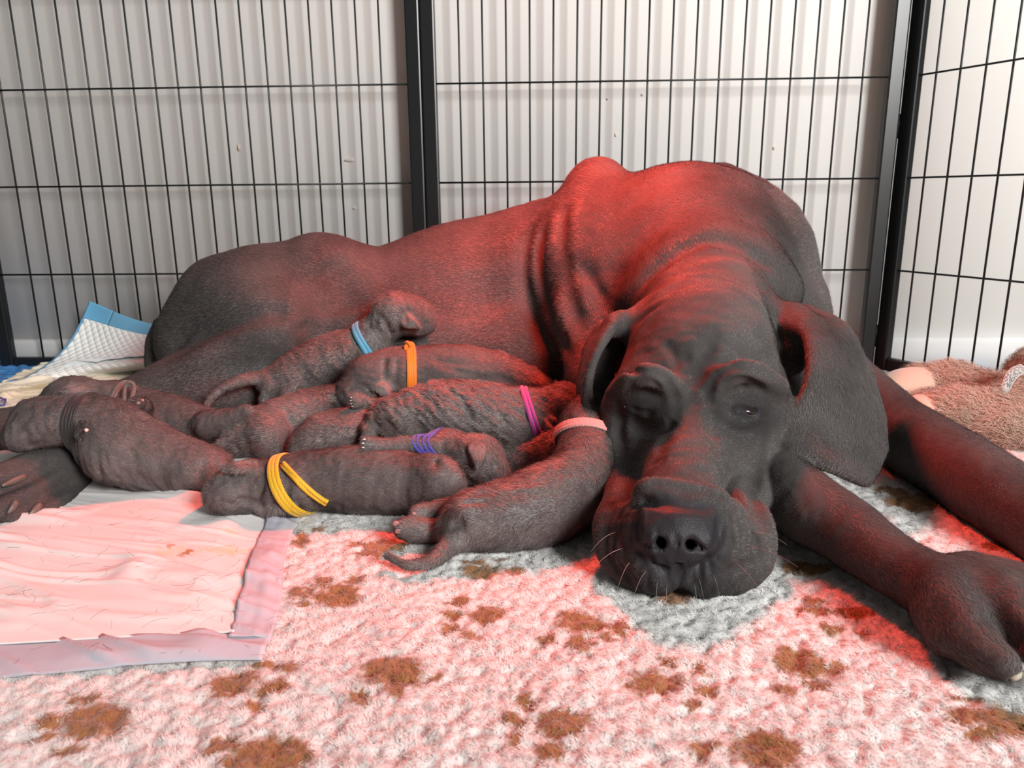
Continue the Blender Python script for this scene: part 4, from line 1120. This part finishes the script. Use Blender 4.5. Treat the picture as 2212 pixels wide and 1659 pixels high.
# 1 black collar, in front at the left
o, s, k, _ = puppy('puppy with a black knotted cord collar, leftmost in front, head on the mother\'s hind foot',
    [(185, 905, .785, 44), (230, 930, .785, 72), (290, 974, .785, 80), (360, 999, .785, 70), (425, 1015, .785, 58), (455, 1020, .785, 38)],
    [(32, 950, .752, 20), (55, 938, .756, 32), (105, 915, .765, 50), (148, 905, .775, 50), (190, 903, .785, 46)],
    extra=[(75, 905, .768, 44), (40, 945, .75, 24), (235, 985, .765, 52), (420, 1020, .775, 54)],
    legs=[[(435, 1030, .77, 34), (452, 1060, .75, 20), (462, 1088, .745, 14)], [(470, 985, .80, 22), (488, 990, .80, 12)]],
    tail=[(450, 1040, .79, 12), (430, 1078, .785, 9), (410, 1084, .775, 6)],
    creases=[([(30, 942), (48, 915), (70, 890)], .0025, .004), ([(62, 965), (55, 945), (60, 930)], .003, .003), ([(45, 968), (75, 962), (95, 950)], .003, .003), ([(205, 960), (207, 1000), (222, 1030)], .004, .004), ([(225, 965), (228, 1005), (245, 1038)], .003, .003),
             ([(440, 990), (430, 1020), (440, 1055)], .004, .005), ([(465, 975), (460, 995), (470, 1010)], .005, .004)] + [([(240 + 15 * i, 1000 + 5 * i), (246 + 16 * i, 1022 + 5 * i), (262 + 17 * i, 1045 + 3 * i)], 0.0022, 0.0022) for i in range(6)],
    collar=(CM_BLACK, 4, 0.0019, 0.0030), coll_at=((185, 905, .785), (225, 908, .785)), hair=34000, streak=((270, 960), (285, 1020), .0022))
knot(k, 178, 915, .731, 8, CM_BLACK); knot(k, 175, 936, .735, 7, CM_BLACK); cord(k, [(172, 925, .73), (163, 940, .73), (172, 950, .735)], .0016, CM_BLACK)
cord(k, [(184, 928, .727), (189, 930, .726)], .0017, M_TOE, 'cord_end')

# 2 brown-grey collar, behind the black-collared one
o, s, k, _ = puppy('puppy behind the black-collared one, with a brownish cord loop standing up at its neck',
    [(250, 866, .90, 38), (300, 885, .90, 48), (370, 908, .90, 54), (440, 925, .90, 46), (480, 930, .90, 34)],
    [(80, 888, .872, 16), (108, 874, .878, 28), (155, 858, .885, 40), (200, 856, .89, 36), (250, 864, .895, 36)],
    extra=[(150, 862, .88, 42)],
    legs=[[(305, 892, .87, 24), (306, 876, .845, 20)], [(450, 920, .88, 34), (500, 905, .875, 24), (535, 888, .87, 15)]],
    paws=[(296, 872, .825, 17, -20, 12)], pads=[(279, 878, 4.5), (288, 876, 4.5), (298, 871, 4.5), (307, 865, 4.5), (300, 880, 6)],
    ears=[((178, 836), (172, 850), (142, 848), .008)],
    creases=[([(205, 825), (212, 845), (215, 860)], .003, .004), ([(235, 832), (240, 850)], .003, .004)],
    collar=(CM_BROWN, 2, 0.0019, 0.0034), coll_at=((262, 868, .90), (300, 880, .90)), hair=22000, streak=((380, 870), (370, 940), .0016))
cord(k, [(268, 878, .855), (270, 840, .865), (278, 826, .868), (289, 832, .868), (287, 850, .862), (278, 878, .85)], .0024, CM_BROWN)

# 3 sky blue collar, climbing to the belly
o, s, k, _ = puppy('puppy with a sky blue cord collar, highest of the pile, nuzzling the mother\'s belly',
    [(800, 738, .985, 38), (770, 760, .985, 52), (715, 780, .985, 58), (660, 803, .98, 55), (605, 828, .975, 42)],
    [(918, 700, .985, 24), (900, 690, .98, 38), (862, 680, .98, 46), (830, 704, .985, 40), (800, 735, .985, 38)],
    extra=[(850, 672, .985, 36), (905, 670, .99, 26)],
    legs=[[(640, 830, .96, 30), (620, 855, .95, 20), (650, 868, .945, 14)], [(790, 770, .965, 26), (822, 800, .955, 18)], [(590, 840, .96, 22), (575, 862, .955, 16)]],
    ears=[((868, 702), (884, 684), (902, 704), .006)],
    tail=[(595, 825, .97, 18), (550, 818, .96, 14), (495, 832, .945, 12), (458, 858, .935, 9), (442, 890, .925, 6)],
    creases=[([(772, 692), (800, 705), (820, 735)], .004, .0034), ([(786, 682), (815, 695), (838, 725)], .004, .0034), ([(808, 674), (830, 692), (850, 728)], .005, .004), ([(880, 665), (895, 690)], .002, .003), ([(862, 714), (885, 716)], .003, .003)],
    collar=(CM_SKY, 2, 0.0026, 0.0044), coll_at=((797, 740, .985), (760, 766, .985)), hair=28000, streak=((640, 770), (690, 840), .0016))

# 4 orange collar
o, s, k, _ = puppy('puppy with an orange knotted cord collar, lying along the mother\'s belly',
    [(868, 806, .935, 48), (925, 803, .945, 57), (1000, 803, .95, 58), (1090, 820, .95, 54), (1165, 850, .95, 42)],
    [(736, 866, .895, 17), (750, 852, .90, 28), (788, 828, .915, 46), (825, 812, .925, 42), (868, 806, .935, 44)],
    extra=[(752, 858, .897, 24), (800, 815, .92, 46), (848, 806, .93, 50)],
    ears=[((812, 838), (832, 828), (838, 858), .006)],
    creases=[([(772, 832), (790, 838), (806, 860)], .0042, .0026), ([(832, 772), (828, 800), (836, 832)], .006, .004), ([(858, 775), (852, 810), (852, 842)], .004, .004), ([(748, 850), (765, 838), (785, 845)], .003, .0022), ([(742, 868), (765, 866), (785, 862)], .0035, .002), ([(735, 852), (745, 862)], .003, .0022),
             ([(930, 770), (960, 785), (1000, 785)], .003, .005), ([(1000, 830), (1060, 815), (1120, 830)], .003, .005)],
    collar=(CM_ORANGE, 3, 0.0023, 0.0034), coll_at=((886, 806, .938), (925, 806, .942)), hair=28000, streak=((900, 760), (1000, 785), .0016))
knot(k, 883, 748, .93, 10, CM_ORANGE); cord(k, [(880, 752, .925), (872, 756, .925)], .0016, CM_ORANGE)

# 5 magenta collar
o, s, k, _ = puppy('puppy with a magenta cord collar sprawled across the middle of the pile',
    [(1165, 903, .835, 52), (1120, 912, .83, 74), (1060, 905, .83, 78), (985, 893, .83, 73), (910, 893, .83, 60), (850, 903, .835, 46), (812, 915, .84, 30)],
    [(1280, 915, .84, 22), (1255, 898, .84, 36), (1215, 880, .84, 54), (1165, 900, .838, 50)],
    legs=[[(850, 890, .85, 24), (815, 876, .855, 15), (785, 868, .85, 12)], [(1130, 960, .80, 26), (1150, 985, .79, 20)]],
    extra=[(1110, 935, .815, 52), (870, 910, .825, 46)],
    paws=[(775, 866, .845, 13, -20, 3)],
    tail=[(820, 905, .835, 20), (800, 920, .82, 17), (790, 945, .81, 12), (782, 958, .805, 8)],
    ears=[((1178, 905), (1196, 912), (1184, 938), .006)],
    creases=[([(905, 850), (940, 875), (960, 905)], .0022, .0030), ([(960, 835), (1000, 870), (1025, 915)], .0025, .0034), ([(1030, 835), (1065, 870), (1095, 910)], .002, .0030), ([(1000, 935), (1060, 945), (1100, 965)], .0035, .004), ([(850, 880), (880, 915)], .002, .003)],
    collar=(CM_MAG, 2, 0.0021, 0.0046), coll_at=((1152, 903, .836), (1100, 920, .835)), hair=44000, streak=((880, 850), (960, 912), .0040))

# 6 no collar, rump to the left
o, s, k, _ = puppy('collarless puppy with its rump to the left, between the black-collared and orange-collared puppies',
    [(735, 868, .905, 34), (690, 882, .90, 46), (635, 905, .89, 54), (575, 925, .885, 54), (520, 942, .88, 42)],
    [(790, 862, .92, 26), (765, 862, .915, 34), (735, 866, .905, 34)],
    extra=[(585, 942, .862, 50), (520, 955, .865, 30)],
    tail=[(505, 942, .87, 18), (482, 957, .858, 12), (466, 966, .852, 8)],
    creases=[([(622, 893), (635, 925), (624, 965)], .005, .004), ([(505, 955), (520, 975)], .003, .004)], hair=22000, streak=((600, 880), (590, 950), .0012))

# 7 half hidden
o, s, k, _ = puppy('half-hidden collarless puppy behind the yellow-collared one',
    [(850, 925, .865, 46), (780, 930, .85, 54), (710, 945, .845, 56), (665, 965, .84, 40)],
    [(920, 930, .87, 30), (890, 925, .87, 40), (850, 925, .865, 44)], creases=[([(740, 955), (790, 948), (830, 955)], .003, .004)], hair=15000, streak=((720, 890), (700, 960), .0012))

# 8 yellow collar
o, s, k, _ = puppy('puppy with a yellow cord collar in front of the pile, head turned left',
    [(645, 1040, .722, 54), (700, 1035, .722, 66), (780, 1036, .725, 73), (860, 1043, .725, 70), (925, 1050, .72, 60), (958, 1046, .718, 48)],
    [(478, 1066, .70, 36), (505, 1060, .715, 50), (545, 1055, .72, 62), (595, 1052, .72, 62), (640, 1044, .72, 54)],
    extra=[(620, 1060, .705, 50), (935, 1036, .712, 50), (500, 1070, .70, 40)],
    ears=[((540, 994), (553, 1016), (490, 1012), .013), ((556, 1104), (590, 1102), (574, 1118), .004)],
    creases=[([(572, 1005), (590, 1050), (582, 1098)], .0075, .0038), ([(600, 995), (618, 1045), (608, 1104)], .0075, .0038), ([(556, 1010), (566, 1045), (552, 1085)], .005, .003), ([(500, 1078), (540, 1084), (572, 1100)], .006, .0032), ([(470, 1070), (490, 1085), (515, 1092)], .003, .003), ([(960, 982), (938, 1005), (930, 1040)], .004, .0045), ([(626, 1078), (640, 1090), (645, 1108)], .004, .003)],
    collar=(CM_YEL, 3, 0.0023, 0.0034), coll_at=((634, 1040, .722), (685, 1012, .722)), hair=46000, streak=((600, 1000), (595, 1080), .0018))
surf_cord(s, k, [(612, 1000), (640, 1030), (655, 1045), (672, 1060), (690, 1074), (708, 1085)], .0024, CM_YEL); surf_cord(s, k, [(608, 1006), (636, 1034), (650, 1050), (668, 1066), (686, 1079), (704, 1090)], .0022, CM_YEL)

# 9 indigo collar
o, s, k, _ = puppy('puppy with an indigo cord collar, foreleg stretched over its yellow-collared neighbour',
    [(965, 968, .78, 40), (920, 985, .785, 46), (870, 1000, .79, 48)],
    [(1082, 1040, .742, 22), (1062, 1024, .75, 36), (1025, 1000, .762, 52), (985, 978, .775, 42)],
    extra=[(1040, 990, .76, 46), (1072, 1036, .745, 26)],
    legs=[[(935, 968, .765, 22), (890, 960, .75, 17), (840, 962, .735, 16), (815, 962, .73, 16)]],
    paws=[(806, 962, .728, 17, -20, 0)],
    ears=[((1014, 966), (1044, 968), (1032, 1000), .004)],
    creases=[([(1050, 1016), (1062, 1040)], .0035, .0018), ([(1066, 1052), (1092, 1040)], .003, .002), ([(1000, 1010), (1010, 1035), (1030, 1048)], .002, .003)],
    collar=(CM_INDIGO, 4, 0.0018, 0.0028), coll_at=((958, 966, .782), (915, 985, .79)), hair=18000, streak=((1010, 950), (1040, 1040), .0012))

# 10 rose collar
o, s, k, _ = puppy('puppy with a rose pink cord collar in front, curled against the mother\'s cheek',
    [(1262, 945, .735, 54), (1265, 985, .71, 66), (1245, 1045, .68, 80), (1180, 1090, .66, 88), (1095, 1115, .65, 80), (1025, 1125, .642, 62), (985, 1140, .638, 42)],
    [(1290, 870, .79, 30), (1275, 890, .775, 44), (1262, 915, .755, 52), (1262, 945, .735, 54)],
    extra=[(1030, 1120, .63, 58)],
    legs=[[(1010, 1090, .66, 28), (962, 1098, .662, 19), (925, 1106, .66, 18), (905, 1110, .658, 16)], [(995, 1150, .650, 30), (940, 1150, .646, 25), (900, 1148, .643, 27), (876, 1143, .640, 25)]],
    pads=[(856, 1132, 9), (860, 1148, 8), (894, 1110, 5)],
    tail=[(1000, 1135, .628, 36), (978, 1172, .612, 26), (935, 1210, .590, 17), (884, 1222, .584, 12), (838, 1202, .596, 7)],
    creases=[([(1000, 1088), (1060, 1085)], .003, .003), ([(1020, 1068), (1080, 1065)], .003, .003), ([(970, 1128), (1010, 1128)], .006, .004), ([(1215, 900), (1250, 905), (1290, 895)], .003, .004)],
    collar=(CM_ROSE, 3, 0.0021, 0.0032), coll_at=((1258, 948, .735), (1256, 1000, .715)), hair=52000, streak=((1000, 1150), (1100, 1090), .0014))

# 11 in the gap
o, s, k, _ = puppy('collarless puppy in the shadow between the indigo-collared and rose-collared puppies',
    [(1210, 960, .81, 46), (1160, 985, .80, 54), (1100, 1000, .80, 52), (1050, 1005, .81, 36)],
    [(1260, 920, .83, 30), (1240, 935, .82, 40), (1205, 960, .81, 44)], hair=12000, streak=((1100, 950), (1130, 1020), .0012))
# ------------------------------------------------------------------ plush toys behind the foreleg
def plush_mat(name, a, b_):
    m = mat(name, a, 0.95, spec=0.05, sheen=0.3); bs = m.node_tree.nodes['Principled BSDF']
    rn = N(m, 'ShaderNodeAttribute'); rn.attribute_name = 'rnd'
    mx = N(m, 'ShaderNodeMix'); mx.data_type = 'RGBA'; mx.inputs['A'].default_value = (*a, 1); mx.inputs['B'].default_value = (*b_, 1)
    Lk(m, rn.outputs['Fac'], mx.inputs['Factor']); Lk(m, mx.outputs['Result'], bs.inputs['Base Color'])
    return m
M_PLUSH = plush_mat('beige_plush', (0.36, 0.245, 0.185), (0.56, 0.41, 0.33))
M_PLUSH2 = plush_mat('tan_plush', (0.34, 0.22, 0.15), (0.60, 0.44, 0.33))
M_SOLE = mat('smooth_plush_sole', (0.55, 0.33, 0.25), 0.8, sheen=0.3, bump=(300, 0.15, 0.0005))
def plush(label, chains, hair, length, m, seed, extra=None):
    s = Sdf()
    for ch in chains: s.chain(ch, 0.010)
    s.noise(0.004, 60); s.noise(0.002, 150)
    V, F = s.grid_mesh(0.006, -0.004); V = s.project(V, 1, 0.001)
    me = mesh_from(V, F, 'plush_toy'); attr(me, 'rnd', np.full(len(V), 0.15))
    o = obj('plush_toy', me, m); tag(o, label, 'plush toy')
    strands('plush_pile', o, V, F, s.flow_at(V), hair, length, 0.0005, 0.45, m, seed, jitter=0.45, curl=0.3, clumpy=2.2)
    return o, s
bear, s = plush('fluffy beige plush toy with smooth soles behind the mother\'s far foreleg',
    [[(2215, 870, .99, 50), (2130, 850, 1.02, 46), (2060, 828, 1.05, 42), (1995, 830, 1.07, 40), (1960, 850, 1.07, 34)],
     [(2300, 950, .90, 60), (2200, 930, .92, 62), (2110, 905, .95, 60), (2040, 890, .97, 50), (2000, 892, .98, 40)],
     [(2215, 880, 1.0, 60), (2280, 900, .98, 80)]], 36000, 0.018, M_PLUSH, 21)
for pts in ([(1990, 832, 1.06, 40), (1950, 842, 1.05, 46), (1915, 858, 1.04, 42), (1890, 872, 1.035, 30)], [(2012, 890, .975, 40), (1985, 895, .968, 42), (1965, 902, .965, 34)]):
    q = Sdf(); q.chain(pts, 0.01); V, F = q.grid_mesh(0.005, -0.004); V = q.project(V, 1, 0.001)
    obj('sole', mesh_from(V, F, 'sole'), M_SOLE, bear)
tan, s2 = plush('tan plush toy with a white care tag at the right edge, against the pen',
    [[(2205, 800, 1.08, 30), (2240, 790, 1.07, 44), (2280, 820, 1.05, 60)], [(2290, 880, 1.0, 60), (2230, 860, 1.03, 48)]], 12000, 0.015, M_PLUSH2, 22)
# care tag: a curled white ribbon with printed lines
M_TAG = mat('white_satin_tag', (0.48, 0.43, 0.41), 0.5); M_PRINT = mat('black_print', (0.02, 0.02, 0.02), 0.6)
tc = catmull(np.array([at(2222, 792, .975), at(2200, 800, .965), at(2184, 816, .955), at(2174, 836, .95), at(2160, 848, .955), at(2132, 840, .965)]), np.ones(6), 6)[0]
tw = np.array([0.004, 0.0, 0.020]) ; tnn = np.gradient(tc, axis=0)
A_ = tc + np.array([-0.012, 0, 0.004]) * np.linspace(1, .25, len(tc))[:, None]; B_ = tc + np.array([0.006, 0, -0.006]) * np.linspace(1, .6, len(tc))[:, None]
V = np.stack([A_, B_], 1).reshape(-1, 3); F = [[2 * i, 2 * i + 1, 2 * i + 3, 2 * i + 2] for i in range(len(tc) - 1)]
tg = obj('care_tag', mesh_from(V, F, 'care_tag'), M_TAG, tan); md = tg.modifiers.new('thickness', 'SOLIDIFY'); md.thickness = 0.0006; md.offset = 0
rs = np.random.RandomState(4)
for k in range(9):                       # printed lines follow the ribbon
    f = (k + 0.8) / 10.5; parts = []
    i0 = 1
    while i0 < 17:
        ln = rs.randint(1, 4)
        a0 = A_[i0] * (1 - f) + B_[i0] * f; a1 = A_[min(i0 + ln, 20)] * (1 - f) + B_[min(i0 + ln, 20)] * f
        n_ = np.array([0, -0.0006, 0.0003]); dn = (B_[i0] - A_[i0]); dn = dn / np.linalg.norm(dn) * 0.00035
        parts.append((np.array([a0 - dn + n_, a0 + dn + n_, a1 + dn + n_, a1 - dn + n_]), [[0, 1, 2, 3]])); i0 += ln + 1
    V, F = join_vf(parts); obj('print_line', mesh_from(V, F, 'print_line'), M_PRINT, tg, smooth=False)

# ------------------------------------------------------------------ shed dog hairs lying on the blanket and pad
M_SHED = mat('shed_hair', (0.03, 0.02, 0.018), 0.6)
rs = np.random.RandomState(9); parts = []
for k in range(230):
    x, y = rs.uniform(0, 2150), rs.uniform(1130, 1650)
    if k < 120: x, y = rs.uniform(0, 620), rs.uniform(1090, 1420)
    on_pad = x < 560 and y < 1400
    c = onz(x, y, 0.0); z = 0.016 if on_pad else 0.0065
    L = rs.uniform(0.006, 0.024); a = rs.uniform(0, 6.28); cv = rs.uniform(-1.5, 1.5); t = np.linspace(-.5, .5, 6)
    ang = a + cv * t; P = np.cumsum(np.column_stack([np.cos(ang), np.sin(ang), 0.12 * rs.randn(6)]) * L / 6, 0)
    P = P - P.mean(0) + [c[0], c[1], z + 0.001 * rs.rand()]
    parts.append(tube(P, 0.00006 + 0.00005 * rs.rand(), 4, cap=False))
V, F = join_vf(parts); o = obj('shed_hair', mesh_from(V, F, 'shed_hair'), M_SHED)
tag(o, 'scattered loose dark dog hairs lying on the blanket and pad', 'hair', kind='stuff')
